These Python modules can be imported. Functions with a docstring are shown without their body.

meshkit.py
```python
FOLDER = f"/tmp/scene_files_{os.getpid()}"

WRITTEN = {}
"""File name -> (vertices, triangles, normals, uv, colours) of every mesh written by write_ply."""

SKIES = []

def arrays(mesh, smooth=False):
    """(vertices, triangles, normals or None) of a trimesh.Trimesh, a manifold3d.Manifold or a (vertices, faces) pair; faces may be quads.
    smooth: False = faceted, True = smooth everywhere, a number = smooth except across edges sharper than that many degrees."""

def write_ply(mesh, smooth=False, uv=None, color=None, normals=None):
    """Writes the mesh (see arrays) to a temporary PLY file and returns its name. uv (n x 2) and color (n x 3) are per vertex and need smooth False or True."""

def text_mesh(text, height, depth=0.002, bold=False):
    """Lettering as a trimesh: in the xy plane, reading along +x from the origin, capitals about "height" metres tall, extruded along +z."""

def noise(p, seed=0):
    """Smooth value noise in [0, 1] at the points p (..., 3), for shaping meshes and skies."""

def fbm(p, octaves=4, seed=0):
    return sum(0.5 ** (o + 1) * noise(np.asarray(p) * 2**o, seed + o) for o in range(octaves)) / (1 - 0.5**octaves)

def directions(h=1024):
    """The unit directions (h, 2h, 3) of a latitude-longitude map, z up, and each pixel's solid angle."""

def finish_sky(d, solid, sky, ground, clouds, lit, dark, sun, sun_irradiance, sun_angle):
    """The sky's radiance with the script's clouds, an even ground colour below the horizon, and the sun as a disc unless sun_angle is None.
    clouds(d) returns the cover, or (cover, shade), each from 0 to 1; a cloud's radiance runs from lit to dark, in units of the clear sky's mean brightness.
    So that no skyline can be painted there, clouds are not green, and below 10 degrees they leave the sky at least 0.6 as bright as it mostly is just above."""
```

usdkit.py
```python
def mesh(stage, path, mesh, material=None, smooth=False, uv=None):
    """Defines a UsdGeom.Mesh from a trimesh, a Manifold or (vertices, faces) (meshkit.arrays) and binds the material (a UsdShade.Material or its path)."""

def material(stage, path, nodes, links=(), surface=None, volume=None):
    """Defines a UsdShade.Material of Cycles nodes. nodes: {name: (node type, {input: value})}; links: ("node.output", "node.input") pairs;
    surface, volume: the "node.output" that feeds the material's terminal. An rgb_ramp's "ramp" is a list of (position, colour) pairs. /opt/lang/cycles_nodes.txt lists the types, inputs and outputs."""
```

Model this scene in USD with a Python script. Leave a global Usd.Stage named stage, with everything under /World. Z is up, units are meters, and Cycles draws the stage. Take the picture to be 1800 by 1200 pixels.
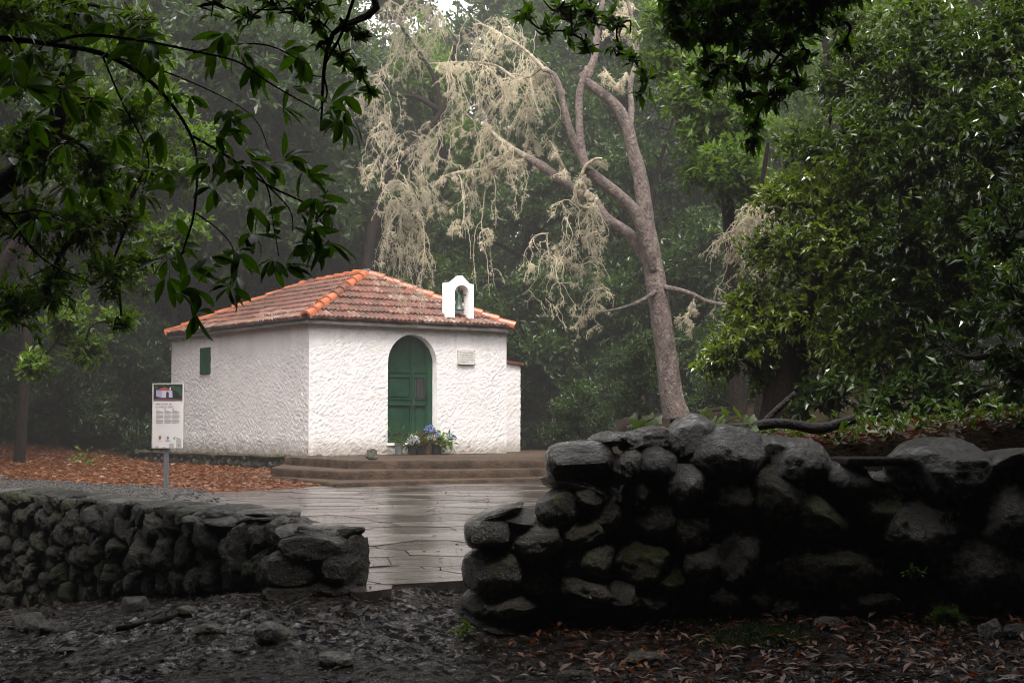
import math, numpy as np, trimesh, usdkit, meshkit
from pxr import Usd, UsdGeom, UsdLux, UsdShade, Gf, Sdf, Vt
from shapely.geometry import Polygon, Point, LineString, box as sbox, MultiPoint
from shapely.ops import voronoi_diagram
from scipy.interpolate import RBFInterpolator

stage = Usd.Stage.CreateInMemory()
UsdGeom.SetStageUpAxis(stage, 'Z'); UsdGeom.SetStageMetersPerUnit(stage, 1.0)
UsdGeom.Xform.Define(stage, '/World'); UsdGeom.Scope.Define(stage, '/World/Looks')

# ------------------------------------------------------------------ camera, sky, sun, exposure
EYE = 0.935                      # eye height above the plaza (z = 0)
F = 2700.0                       # focal length in pixels of the 1800 x 1200 photograph
PITCH = math.atan(150 / F)
EXPOSURE = 2.35
SUN_ELEV, SUN_AZ = math.radians(66), math.radians(163)     # azimuth = atan2(x, y) of the direction towards the sun
SUN_INT, SUN_ANGLE, SKY = 0.18, 16.0, 0.15
HAZE = 0.0008
cam = UsdGeom.Camera.Define(stage, '/World/camera')
cam.AddTranslateOp().Set(Gf.Vec3d(0, 0, EYE)); cam.AddRotateXOp().Set(90 + math.degrees(PITCH))
cam.CreateHorizontalApertureAttr(36.0); cam.CreateVerticalApertureAttr(24.0); cam.CreateFocalLengthAttr(36.0 * F / 1800)
cam.CreateClippingRangeAttr(Gf.Vec2f(0.05, 2000)); cam.CreateExposureAttr(EXPOSURE)

dome = UsdLux.DomeLight.Define(stage, '/World/sky'); dome.CreateIntensityAttr(1.0)
dome.GetPrim().SetCustomDataByKey('kind', 'structure')
skym = usdkit.material(stage, '/World/Looks/sky', {
    'sky': ('sky_texture', {'sky_type': 'single_scattering', 'sun_disc': False, 'sun_elevation': SUN_ELEV, 'sun_rotation': SUN_AZ, 'altitude': 800.0, 'aerosol_density': 3.0}),
    'h': ('hsv', {'saturation': 0.16, 'value': 1.0}), 'w': ('mix', {'mix_type': 'multiply', 'fac': 1.0, 'color2': (1.0, .955, .91)}), 'b': ('background_shader', {'strength': SKY})},
    [('sky.color', 'h.color'), ('h.color', 'w.color1'), ('w.color', 'b.color')], surface='b.background')
UsdShade.MaterialBindingAPI.Apply(dome.GetPrim()).Bind(skym)
sun = UsdLux.DistantLight.Define(stage, '/World/sun')
sun.CreateIntensityAttr(SUN_INT); sun.CreateAngleAttr(SUN_ANGLE); sun.CreateNormalizeAttr(True); sun.CreateColorAttr(Gf.Vec3f(1.0, 0.95, 0.88))
sd = np.array([math.sin(SUN_AZ) * math.cos(SUN_ELEV), math.cos(SUN_AZ) * math.cos(SUN_ELEV), math.sin(SUN_ELEV)])
sun.AddRotateZOp().Set(math.degrees(math.atan2(sd[1], sd[0])) + 90)
sun.AddRotateXOp().Set(math.degrees(math.pi / 2 - SUN_ELEV))

# ------------------------------------------------------------------ helpers
rng = np.random.default_rng(7)
cP, sP = math.cos(PITCH), math.sin(PITCH)
def ray(px, py):
    x, y = (px - 900) / F, (600 - py) / F
    return np.array([x, cP - sP * y, sP + cP * y])
def P(px, py, Y):                # the point of the photograph's pixel that stands Y metres in front of the camera
    d = ray(px, py); return np.array([0, 0, EYE]) + d * (Y / d[1])
def Pz(px, py, z):               # where that pixel's line of sight meets the height z
    d = ray(px, py); return np.array([0, 0, EYE]) + d * ((z - EYE) / d[2])

counts = {}
def path_for(name, parent='/World'):
    k = (parent, name); n = counts.get(k, 0); counts[k] = n + 1
    return f'{parent}/{name}' + (f'_{n:03d}' if n else '')
def tag(prim, label=None, cat=None, group=None, kind=None):
    for k, v in (('label', label), ('category', cat), ('group', group), ('kind', kind)):
        if v: prim.SetCustomDataByKey(k, v)
def thing(name, label, cat, loc=(0, 0, 0), rz=0, group=None, scale=None):
    x = UsdGeom.Xform.Define(stage, path_for(name)); x.AddTranslateOp().Set(Gf.Vec3d(*map(float, loc)))
    if rz: x.AddRotateZOp().Set(float(math.degrees(rz)))
    if scale: x.AddScaleOp().Set(Gf.Vec3f(*((scale,) * 3 if np.isscalar(scale) else scale)))
    tag(x.GetPrim(), label, cat, group); return str(x.GetPath())
def obj(name, m, mat, parent='/World', smooth=False, kind=None, label=None, cat=None, group=None):
    vv, ff = meshkit.arrays(m)[:2]; uq, iv = np.unique(ff, return_inverse=True); m = (vv[uq], iv.reshape(-1, 3))
    p = usdkit.mesh(stage, path_for(name, parent), m, MAT[mat] if isinstance(mat, str) else mat, smooth)
    tag(p.GetPrim(), label, cat, group, kind); return str(p.GetPath())
def part(name, m, mat, parent, smooth=False, label=None, kind=None): return obj(name, m, mat, parent, smooth, kind, label)
def off(m, loc):
    return (m[0] - np.asarray(loc), m[1])
def cat_(ms):
    ms = [(np.asarray(a), np.asarray(b)) for a, b in ms]; n = 0; V, Fc = [], []
    for a, b in ms: V.append(a); Fc.append(b + n); n += len(a)
    return np.vstack(V), np.vstack(Fc)
def tm(m): return np.array(m.vertices), np.array(m.faces)
def quads(nu, nv, wrap=False):
    i = np.arange(nu - 1)[:, None]; j = np.arange(nv if wrap else nv - 1)[None, :]; j2 = (j + 1) % nv
    a, b, c, d = i * nv + j, i * nv + j2, (i + 1) * nv + j2, (i + 1) * nv + j
    return np.vstack([np.stack([a, b, c], -1).reshape(-1, 3), np.stack([a, c, d], -1).reshape(-1, 3)])
def catmull(pts, k=6):
    pts = np.asarray(pts, float); p = np.vstack([2 * pts[0] - pts[1], pts, 2 * pts[-1] - pts[-2]]); out = []
    for i in range(1, len(p) - 2):
        t = np.linspace(0, 1, k, endpoint=False)[:, None]; a, b, c, d = p[i - 1:i + 3]
        out.append(.5 * (2 * b + (c - a) * t + (2 * a - 5 * b + 4 * c - d) * t ** 2 + (3 * b - a - 3 * c + d) * t ** 3))
    return np.vstack(out + [pts[-1:]])
def tube(pts, rad, n=8, lump=0.0, seed=0, cap=True):
    pts = np.asarray(pts, float); m = len(pts); rad = np.interp(np.linspace(0, 1, m), np.linspace(0, 1, np.size(rad)), np.atleast_1d(rad))
    t = np.gradient(pts, axis=0); t /= np.maximum(np.linalg.norm(t, axis=1, keepdims=True), 1e-9)
    u = np.cross(t[0], [0.13, 0.97, 0.2]); u /= np.linalg.norm(u); U = []
    for k in range(m):
        u = u - t[k] * (u @ t[k]); u /= np.linalg.norm(u); U.append(u)
    U = np.array(U); W = np.cross(t, U); a = np.arange(n) / n * 2 * np.pi
    d = U[:, None] * np.cos(a)[None, :, None] + W[:, None] * np.sin(a)[None, :, None]
    r = np.repeat(rad[:, None], n, 1)
    if lump: r = r * (1 + lump * (meshkit.fbm((pts[:, None] + d * rad[:, None, None]) * (0.35 / rad.mean()), 3, seed) - .5) * 2)
    v = (pts[:, None] + d * r[..., None]).reshape(-1, 3); f = quads(m, n, True)
    if cap:
        v = np.vstack([v, pts[0], pts[-1]]); k = len(v); j = np.arange(n); j2 = (j + 1) % n
        f = np.vstack([f, np.stack([np.full(n, k - 2), j2, j], 1), np.stack([np.full(n, k - 1), (m - 1) * n + j, (m - 1) * n + j2], 1)])
    return v, f
def rbox(lo, hi, r=.01):
    lo, hi = np.asarray(lo, float), np.asarray(hi, float); e = hi - lo; r = min(r, e.min() * .45)
    x = np.array([0, r, 0, r]); pts = []
    for i in (0, 1):
        for j in (0, 1):
            for k in (0, 1):
                c = np.array([lo[0] if i == 0 else hi[0], lo[1] if j == 0 else hi[1], lo[2] if k == 0 else hi[2]]); s = np.array([1 - 2 * i, 1 - 2 * j, 1 - 2 * k])
                for a in range(3):
                    o = np.full(3, r) * s; o[a] = 0; pts.append(c + o)
    return tm(trimesh.convex.convex_hull(np.array(pts)))
def extrude(poly, z0, z1, bev=0):
    if bev:
        inner = poly.buffer(-bev, join_style=2)
        a = tm(trimesh.creation.extrude_polygon(poly, z1 - z0 - bev, engine='earcut')); a[0][:, 2] += z0
        if inner.geom_type == 'Polygon' and not inner.is_empty:
            pass
        return a
    a = tm(trimesh.creation.extrude_polygon(poly, z1 - z0, engine='earcut')); a[0][:, 2] += z0; return a
ICO = {s: tm(trimesh.creation.icosphere(subdivisions=s)) for s in (1, 2, 3, 4)}
def boulder(c, r, seed, sub=3, boxy=.75, cuts=6, amp=.16, rot=0.0, tilt=0.0):
    g = np.random.default_rng(seed); d, f = ICO[sub]; v = np.sign(d) * np.abs(d) ** boxy
    v = v / np.maximum(np.linalg.norm(v, axis=1, keepdims=True), 1e-9) ** .55
    for _ in range(cuts):
        n = g.normal(size=3); n /= np.linalg.norm(n); h = g.uniform(.68, .95); v = v - np.maximum(0, v @ n - h)[:, None] * n * .85
    v = v * (1 + amp * 2 * (meshkit.fbm(v * 1.6 + seed * 3.7, 4, seed) - .5)[:, None] + (.045 if boxy > .5 else .02) * (meshkit.noise(v * 6 + seed) - .5)[:, None] + (.022 * (meshkit.noise(v * 14 + seed) - .5)[:, None] if sub > 2 else 0))
    v = v / np.percentile(np.abs(v), 99, axis=0) * 1.02 * np.asarray(r); ca, sa = math.cos(tilt), math.sin(tilt)
    v = np.stack([v[:, 0] * ca - v[:, 2] * sa, v[:, 1], v[:, 0] * sa + v[:, 2] * ca], 1)
    ca, sa = math.cos(rot), math.sin(rot); v = np.stack([v[:, 0] * ca - v[:, 1] * sa, v[:, 0] * sa + v[:, 1] * ca, v[:, 2]], 1)
    return v + np.asarray(c), f
def unit(v): return v / np.maximum(np.linalg.norm(v, axis=-1, keepdims=True), 1e-9)
# leaves: many at once. n: 1 = folded rhombus (2 triangles), >1 = curved blade
PROF = {2: ([.0, .45, 1.0], [0.12, 1.0, 0.0]), 4: ([0, .12, .38, .66, .88, 1.0], [.06, .45, .92, .95, .5, 0.0])}
def leaves(pos, dirs, L, Wd, g, n=1, fold=.35, droop=.25, up=None):
    N = len(pos); dirs = unit(dirs); up = np.array([0, 0, 1.0]) + g.normal(0, .55, (N, 3)) if up is None else up
    side = unit(np.cross(dirs, up)); nor = np.cross(side, dirs); L = np.broadcast_to(L, N)[:, None]; Wd = np.broadcast_to(Wd, N)[:, None]
    if n == 1:
        mid = pos + dirs * L * .5 - nor * Wd * fold * .4
        tip = pos + dirs * L - nor * L * droop * .5
        v = np.stack([pos, mid + side * Wd * .5 + nor * Wd * fold * .5, tip, mid - side * Wd * .5 + nor * Wd * fold * .5], 1).reshape(-1, 3)
        f = (np.array([[0, 1, 2], [0, 2, 3]])[None] + 4 * np.arange(N)[:, None, None]).reshape(-1, 3)
        return v, f
    ts, ws = PROF[n]; rows = []
    for t, w in zip(ts, ws):
        m = pos + dirs * L * t - nor * L * droop * t * t; h = Wd * w * .5
        rows += [m + side * h + nor * h * fold, m, m - side * h + nor * h * fold]
    v = np.stack(rows, 1).reshape(-1, 3); k = len(ts); one = []
    for i in range(k - 1):
        for j in (0, 1):
            a, b, c, d = 3 * i + j, 3 * i + j + 1, 3 * i + 4 + j, 3 * i + 3 + j
            if i < k - 2: one += [[a, b, c], [a, c, d]]
            else: one += [[a, b, 3 * i + 4]]
    one = np.array(one); f = (one[None] + 3 * k * np.arange(N)[:, None, None]).reshape(-1, 3)
    return v, f
def rand_dir(g, n): return unit(g.normal(size=(n, 3)))
def blob_foliage(blobs, per_m2, whorl, L, Wd, g, n=1, shell=.45, upbias=.35):
    """Twig-end whorls of leaves spread through the outer shell of each blob (centre, radii)."""
    pos, dr, LL = [], [], []
    for c, r in blobs:
        r = np.asarray(r, float) * np.ones(3); k = max(3, int(per_m2 * 4 * math.pi * (r.prod() ** (2 / 3))))
        d = rand_dir(g, k); rad = (1 - shell * g.random(k) ** 1.3) * (1 + .25 * g.normal(size=k)).clip(.55, 1.35)
        p = np.asarray(c) + d * r * rad[:, None]; out = unit(d * .8 + np.array([0, 0, upbias]) + g.normal(0, .45, (k, 3)))
        w = g.integers(max(2, whorl - 2), whorl + 3, k); idx = np.repeat(np.arange(k), w)
        sp = rand_dir(g, len(idx)); dl = unit(out[idx] * .8 + sp * .95)
        pos.append(p[idx] - out[idx] * (g.random(len(idx)) * L * .9)[:, None]); dr.append(dl)
    pos, dr = np.vstack(pos), np.vstack(dr); s = g.uniform(.65, 1.2, len(pos))
    return leaves(pos, dr, L * s, Wd * s, g, n)

# ------------------------------------------------------------------ materials
ZP = EYE - .549                  # height of the chapel platform
MAT = {}
def mat(name, nodes, links, surface='p.BSDF', volume=None):
    MAT[name] = usdkit.material(stage, '/World/Looks/' + name, nodes, links, surface=surface, volume=volume); return MAT[name]
def leaf_mat(name, cols, rough=.38, trans=.3, tint=(1.25, 1.35, .5), spec=.5):
    st = [(i / (len(cols) - 1), c) for i, c in enumerate(cols)]
    mat(name, {'g': ('geometry', {}), 'r': ('rgb_ramp', {'ramp': st}), 'tp': ('geometry', {}), 'nz': ('noise_texture', {'scale': 1.1, 'detail': 2.0}), 'mr': ('map_range', {'from_min': .3, 'from_max': .7, 'to_min': .55, 'to_max': 1.35}),
        'hv': ('hsv', {'saturation': 1.0}), 'p': ('principled_bsdf', {'roughness': rough, 'specular_ior_level': spec}),
        't': ('translucent_bsdf', {}), 'm': ('mix', {'mix_type': 'multiply', 'fac': 1.0, 'color2': tint}), 'x': ('mix_closure', {'fac': trans})},
        [('g.random_per_island', 'r.fac'), ('tp.position', 'nz.vector'), ('nz.fac', 'mr.value'), ('r.color', 'hv.color'), ('mr.result', 'hv.value'), ('hv.color', 'p.base_color'), ('hv.color', 'm.color1'), ('m.color', 't.color'), ('p.BSDF', 'x.closure1'), ('t.BSDF', 'x.closure2')], surface='x.closure')
def rough_mat(name, ramp, scale, rough=(.5, .9), bump=.02, bscale=None, detail=6.0, spec=.5, strength=1.0, stretch=(1, 1, 1)):
    mat(name, {'g': ('geometry', {}), 'mp': ('mapping', {'scale': stretch}), 'n': ('noise_texture', {'scale': scale, 'detail': detail, 'roughness': .62}), 'r': ('rgb_ramp', {'ramp': ramp}),
        'n2': ('noise_texture', {'scale': bscale or scale * 4, 'detail': 5.0, 'roughness': .6}), 'mr': ('map_range', {'from_min': .3, 'from_max': .7, 'to_min': rough[0], 'to_max': rough[1], 'clamp': True}),
        'b': ('bump', {'distance': bump, 'strength': strength}), 'p': ('principled_bsdf', {'specular_ior_level': spec})},
        [('g.position', 'mp.vector'), ('mp.vector', 'n.vector'), ('mp.vector', 'n2.vector'), ('n.fac', 'r.fac'), ('r.color', 'p.base_color'), ('n2.fac', 'b.height'), ('n.fac', 'mr.value'), ('mr.result', 'p.roughness'), ('b.normal', 'p.normal')])
def plain(name, col, rough=.6, spec=.4, **kw): mat(name, {'p': ('principled_bsdf', {'base_color': col, 'roughness': rough, 'specular_ior_level': spec, **kw})}, [])
def stone_mat(name, dark, light, moss, rough=(.22, .5), moss_amt=.5, spec=.45):
    mat(name, {'g': ('geometry', {}), 'n': ('noise_texture', {'scale': 5.0, 'detail': 8.0, 'roughness': .65}), 'r': ('rgb_ramp', {'ramp': [(.3, dark), (.55, tuple((a + b) / 2 for a, b in zip(dark, light))), (.72, light)]}),
        'oi': ('object_info', {}), 'ri': ('map_range', {'from_min': 0, 'from_max': 1, 'to_min': .45, 'to_max': 1.6}), 'hv': ('hsv', {}),
        'nm': ('noise_texture', {'scale': 3.2, 'detail': 5.0, 'roughness': .7}), 'mm': ('map_range', {'from_min': .62 - .2 * moss_amt, 'from_max': .74 - .2 * moss_amt, 'to_min': 0.0, 'to_max': .85, 'clamp': True}),
        'mx': ('mix', {'color2': moss}), 'n2': ('noise_texture', {'scale': 30.0, 'detail': 7.0, 'roughness': .68}), 'b': ('bump', {'distance': .055, 'strength': 1.0}),
        'mr': ('map_range', {'to_min': rough[0], 'to_max': rough[1]}), 'mr2': ('math', {'math_type': 'multiply_add', 'value2': .4, 'use_clamp': True}), 'p': ('principled_bsdf', {'specular_ior_level': spec})},
        [('g.position', 'n.vector'), ('g.position', 'nm.vector'), ('g.position', 'n2.vector'), ('n.fac', 'r.fac'), ('oi.random', 'ri.value'), ('r.color', 'hv.color'), ('ri.result', 'hv.value'), ('nm.fac', 'mm.value'), ('mm.result', 'mx.fac'),
         ('hv.color', 'mx.color1'), ('mx.color', 'p.base_color'), ('n2.fac', 'b.height'), ('n2.fac', 'mr.value'), ('mm.result', 'mr2.value1'), ('mr.result', 'mr2.value3'), ('mr2.value', 'p.roughness'), ('b.normal', 'p.normal')])

mat('stucco', {'g': ('geometry', {}), 'n': ('noise_texture', {'scale': 2.2, 'detail': 6.0, 'roughness': .62}), 'r': ('rgb_ramp', {'ramp': [(.3, (.54, .515, .512)), (.7, (.63, .602, .598))]}),
    's': ('separate_xyz', {}), 'n2': ('noise_texture', {'scale': 5.0, 'detail': 6.0, 'roughness': .7}), 'sp': ('math', {'math_type': 'multiply_add', 'value2': -.55, 'value3': .17}), 'zz': ('math', {'math_type': 'add'}), 'm': ('map_range', {'from_min': ZP - .10, 'from_max': ZP + .24, 'to_min': .8, 'to_max': 0.0, 'clamp': True}), 'x': ('mix', {'color2': (.19, .16, .115)}),
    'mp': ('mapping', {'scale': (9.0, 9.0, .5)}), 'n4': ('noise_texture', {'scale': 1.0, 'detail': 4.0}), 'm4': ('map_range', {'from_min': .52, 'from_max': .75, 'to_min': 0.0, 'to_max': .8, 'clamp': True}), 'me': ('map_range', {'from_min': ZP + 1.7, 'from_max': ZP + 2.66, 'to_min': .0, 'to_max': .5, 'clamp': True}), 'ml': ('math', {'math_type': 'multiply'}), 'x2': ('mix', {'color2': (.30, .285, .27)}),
    'n3': ('noise_texture', {'scale': 60.0, 'detail': 5.0}), 'b': ('bump', {'distance': .010}), 'p': ('principled_bsdf', {'roughness': .75, 'specular_ior_level': .35})},
    [('g.position', 'n.vector'), ('g.position', 'n2.vector'), ('g.position', 'n3.vector'), ('g.position', 'mp.vector'), ('mp.vector', 'n4.vector'), ('g.position', 's.vector'), ('n.fac', 'r.fac'), ('n2.fac', 'sp.value1'), ('s.z', 'zz.value1'), ('sp.value', 'zz.value2'), ('zz.value', 'm.value'), ('m.result', 'x.fac'), ('r.color', 'x.color1'),
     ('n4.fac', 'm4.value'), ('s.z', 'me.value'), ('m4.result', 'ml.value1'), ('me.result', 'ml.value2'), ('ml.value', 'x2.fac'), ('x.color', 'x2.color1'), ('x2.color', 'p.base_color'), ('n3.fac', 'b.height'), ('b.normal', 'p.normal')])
rough_mat('smooth_plaster', [(0.3, (.68, .65, .63)), (.7, (.84, .81, .79))], 5.0, (.7, .9), .004, 40.0)
rough_mat('roof_tile', [(.28, (.018, .013, .011)), (.42, (.07, .026, .016)), (.58, (.12, .042, .025)), (.74, (.20, .135, .11))], 5.5, (.22, .55), .006, 30.0)
rough_mat('roof_tile_pale', [(.28, (.025, .018, .014)), (.45, (.095, .042, .027)), (.58, (.18, .11, .085)), (.72, (.30, .25, .22))], 6.0, (.22, .5), .006, 30.0)
rough_mat('roof_tile_dark', [(.28, (.015, .012, .010)), (.5, (.06, .025, .016)), (.7, (.12, .052, .034))], 6.0, (.2, .5), .006, 30.0)
rough_mat('ridge_tile', [(.25, (.14, .04, .018)), (.5, (.27, .075, .03)), (.75, (.36, .13, .06))], 4.0, (.2, .42), .003, 40.0)
rough_mat('roof_mortar', [(.3, (.03, .026, .022)), (.7, (.11, .092, .078))], 9.0, (.6, .9), .015, 30.0)
rough_mat('green_paint', [(.3, (.003, .019, .009)), (.7, (.007, .036, .016))], 3.0, (.35, .55), .003, 60.0, spec=.25)
rough_mat('iron', [(.3, (.012, .014, .014)), (.7, (.03, .03, .03))], 20.0, (.3, .6), .002)
rough_mat('bronze', [(.3, (.01, .03, .022)), (.7, (.03, .075, .05))], 12.0, (.3, .5), .002)
rough_mat('marble', [(.3, (.36, .35, .32)), (.7, (.52, .5, .46))], 14.0, (.25, .45), .001)
rough_mat('step_concrete', [(.25, (.008, .006, .004)), (.45, (.035, .021, .013)), (.6, (.065, .042, .027)), (.75, (.03, .028, .010))], 3.2, (.5, .85), .025, 26.0, spec=.18)
stone_mat('basalt', (.020, .0188, .0160), (.095, .088, .075), (.040, .044, .012), (.07, .32), .45, .6)
stone_mat('basalt_moss', (.021, .0195, .015), (.085, .076, .056), (.050, .056, .012), (.2, .5), .72)
stone_mat('wall_stone', (.004, .0037, .003), (.018, .016, .012), (.014, .016, .003), (.12, .45), .55, .4)
stone_mat('wall_stone_moss', (.004, .0037, .0028), (.016, .0145, .0095), (.018, .021, .004), (.2, .6), .8, .35)
stone_mat('basalt_shiny', (.018, .017, .0155), (.09, .085, .076), (.03, .034, .010), (.04, .22), .2, .8)
rough_mat('earth_core', [(.3, (.006, .005, .004)), (.7, (.02, .017, .012))], 8.0, (.7, .95), .03)
mat('wet_ground', {'g': ('geometry', {}), 'n': ('noise_texture', {'scale': 9.0, 'detail': 6.0, 'roughness': .65}), 'r': ('rgb_ramp', {'ramp': [(.3, (.0025, .002, .0018)), (.5, (.008, .006, .0045)), (.7, (.020, .012, .0075))]}),
    'n2': ('noise_texture', {'scale': 42.0, 'detail': 6.0, 'roughness': .7}), 'b': ('bump', {'distance': .05, 'strength': 1.0}), 'n3': ('noise_texture', {'scale': 16.0, 'detail': 4.0, 'roughness': .7}),
    'ms': ('map_range', {'from_min': .46, 'from_max': .62, 'to_min': .02, 'to_max': 1.5, 'clamp': True}), 'mr': ('map_range', {'from_min': .4, 'from_max': .62, 'to_min': .5, 'to_max': .07, 'clamp': True}), 'p': ('principled_bsdf', {})},
    [('g.position', 'n.vector'), ('g.position', 'n2.vector'), ('g.position', 'n3.vector'), ('n.fac', 'r.fac'), ('r.color', 'p.base_color'), ('n2.fac', 'b.height'), ('b.normal', 'p.normal'), ('n3.fac', 'ms.value'), ('ms.result', 'p.specular_ior_level'), ('n3.fac', 'mr.value'), ('mr.result', 'p.roughness')])
rough_mat('leafy_ground', [(.28, (.018, .010, .006)), (.5, (.06, .026, .012)), (.7, (.12, .052, .02))], 9.0, (.7, .95), .03, 60.0, spec=.1)
rough_mat('forest_floor', [(.28, (.006, .005, .0035)), (.5, (.018, .012, .007)), (.7, (.034, .019, .009))], 5.0, (.8, 1.0), .05, 40.0, spec=.05)
rough_mat('gravel_bank', [(.28, (.008, .007, .006)), (.5, (.024, .021, .019)), (.7, (.05, .044, .04))], 22.0, (.12, .5), .02, 70.0)
for k_, (q_, r_) in enumerate(((1.0, (.04, .22)), (.72, (.03, .16)), (1.35, (.08, .30)))):
    rough_mat('flagstone' + ('', '_dark', '_pale')[k_], [(p_, tuple(c * q_ for c in col)) for p_, col in ((.28, (.012, .0108, .010)), (.5, (.027, .0235, .0215)), (.72, (.05, .043, .039)))], 2.2, r_, .016, 9.0, stretch=(.5, 1.6, 1), strength=.7, spec=.5)
rough_mat('bark', [(.25, (.018, .013, .011)), (.42, (.065, .045, .038)), (.56, (.12, .085, .072)), (.66, (.155, .13, .108)), (.78, (.25, .235, .19))], 11.0, (.4, .8), .06, 30.0, stretch=(1, 1, .6))
rough_mat('dark_bark', [(.3, (.004, .0035, .003)), (.7, (.020, .013, .009))], 9.0, (.6, .95), .03, 40.0, stretch=(1, 1, .4), spec=.12)
rough_mat('wet_bark', [(.3, (.005, .004, .004)), (.7, (.018, .014, .012))], 9.0, (.35, .7), .03, 30.0, spec=.25)
rough_mat('broken_wood', [(.3, (.012, .007, .004)), (.7, (.05, .023, .012))], 9.0, (.5, .8), .02, 40.0, stretch=(1, 1, .2))
rough_mat('moss', [(.3, (.012, .018, .004)), (.7, (.05, .065, .012))], 30.0, (.7, .95), .02, 120.0)
rough_mat('lichen_bark', [(.3, (.09, .07, .05)), (.5, (.26, .22, .15)), (.7, (.46, .41, .29))], 12.0, (.7, .95), .03, 60.0)
leaf_mat('lichen', [(.42, .38, .29), (.62, .575, .46), (.70, .655, .545), (.76, .72, .62)], .8, .35, (1.1, 1.05, .9), .2)
leaf_mat('lichen_grey', [(.27, .24, .18), (.40, .36, .26), (.50, .46, .34)], .8, .25, (1.1, 1.05, .9), .2)
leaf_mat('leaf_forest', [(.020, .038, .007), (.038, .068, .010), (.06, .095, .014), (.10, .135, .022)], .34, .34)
leaf_mat('leaf_light', [(.055, .095, .010), (.10, .15, .014), (.14, .19, .02), (.20, .22, .035)], .38, .42)  # pale greens also put sunlight and the top-centre glow into the leaf colour
leaf_mat('leaf_gloss', [(.035, .058, .008), (.065, .10, .012), (.10, .14, .018), (.16, .19, .03), (.14, .08, .02)], .18, .38, spec=.8)
leaf_mat('leaf_bank_lit', [(.075, .105, .010), (.14, .18, .018), (.21, .25, .028), (.29, .30, .06), (.20, .11, .03)], .2, .4, spec=.8)  # paler than its neighbours: light from the clearing put into the leaf colour
leaf_mat('leaf_near', [(.032, .068, .005), (.058, .11, .007), (.095, .155, .010)], .34, .52, (1.7, 1.9, .35), .45)
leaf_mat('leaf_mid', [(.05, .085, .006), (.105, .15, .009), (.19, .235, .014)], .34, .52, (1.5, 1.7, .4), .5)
leaf_mat('leaf_bright', [(.06, .12, .010), (.11, .19, .016), (.17, .24, .025)], .45, .45, spec=.2)
leaf_mat('leaf_dead', [(.045, .018, .008), (.11, .042, .014), (.26, .10, .03), (.36, .17, .06), (.14, .09, .04)], .45, .2, (1.3, 1, .7), .2)
leaf_mat('leaf_orange', [(.10, .035, .012), (.22, .085, .028), (.34, .14, .05), (.45, .25, .12)], .42, .2, (1.3, 1, .7))
leaf_mat('leaf_wet', [(.018, .010, .007), (.05, .024, .012), (.10, .045, .018), (.20, .10, .04), (.28, .13, .05)], .42, .1, (1.3, 1, .7), .14)
leaf_mat('leaf_moss', [(.012, .022, .003), (.03, .05, .006), (.05, .075, .010)], .6, .2)
leaf_mat('petal_blue', [(.13, .17, .36), (.24, .28, .50), (.42, .44, .60)], .6, .3, (1, 1, 1.1))
leaf_mat('petal_white', [(.45, .47, .5), (.62, .64, .68), (.72, .73, .76)], .6, .3, (1, 1, 1))
plain('pot_black', (.012, .012, .012), .35); plain('pot_brown', (.06, .03, .02), .5); plain('tin', (.16, .18, .17), .35, metallic=.7)
plain('sign_white', (.60, .57, .56), .35); plain('sign_edge', (.45, .44, .43), .4); plain('post_grey', (.11, .115, .125), .45)
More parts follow.
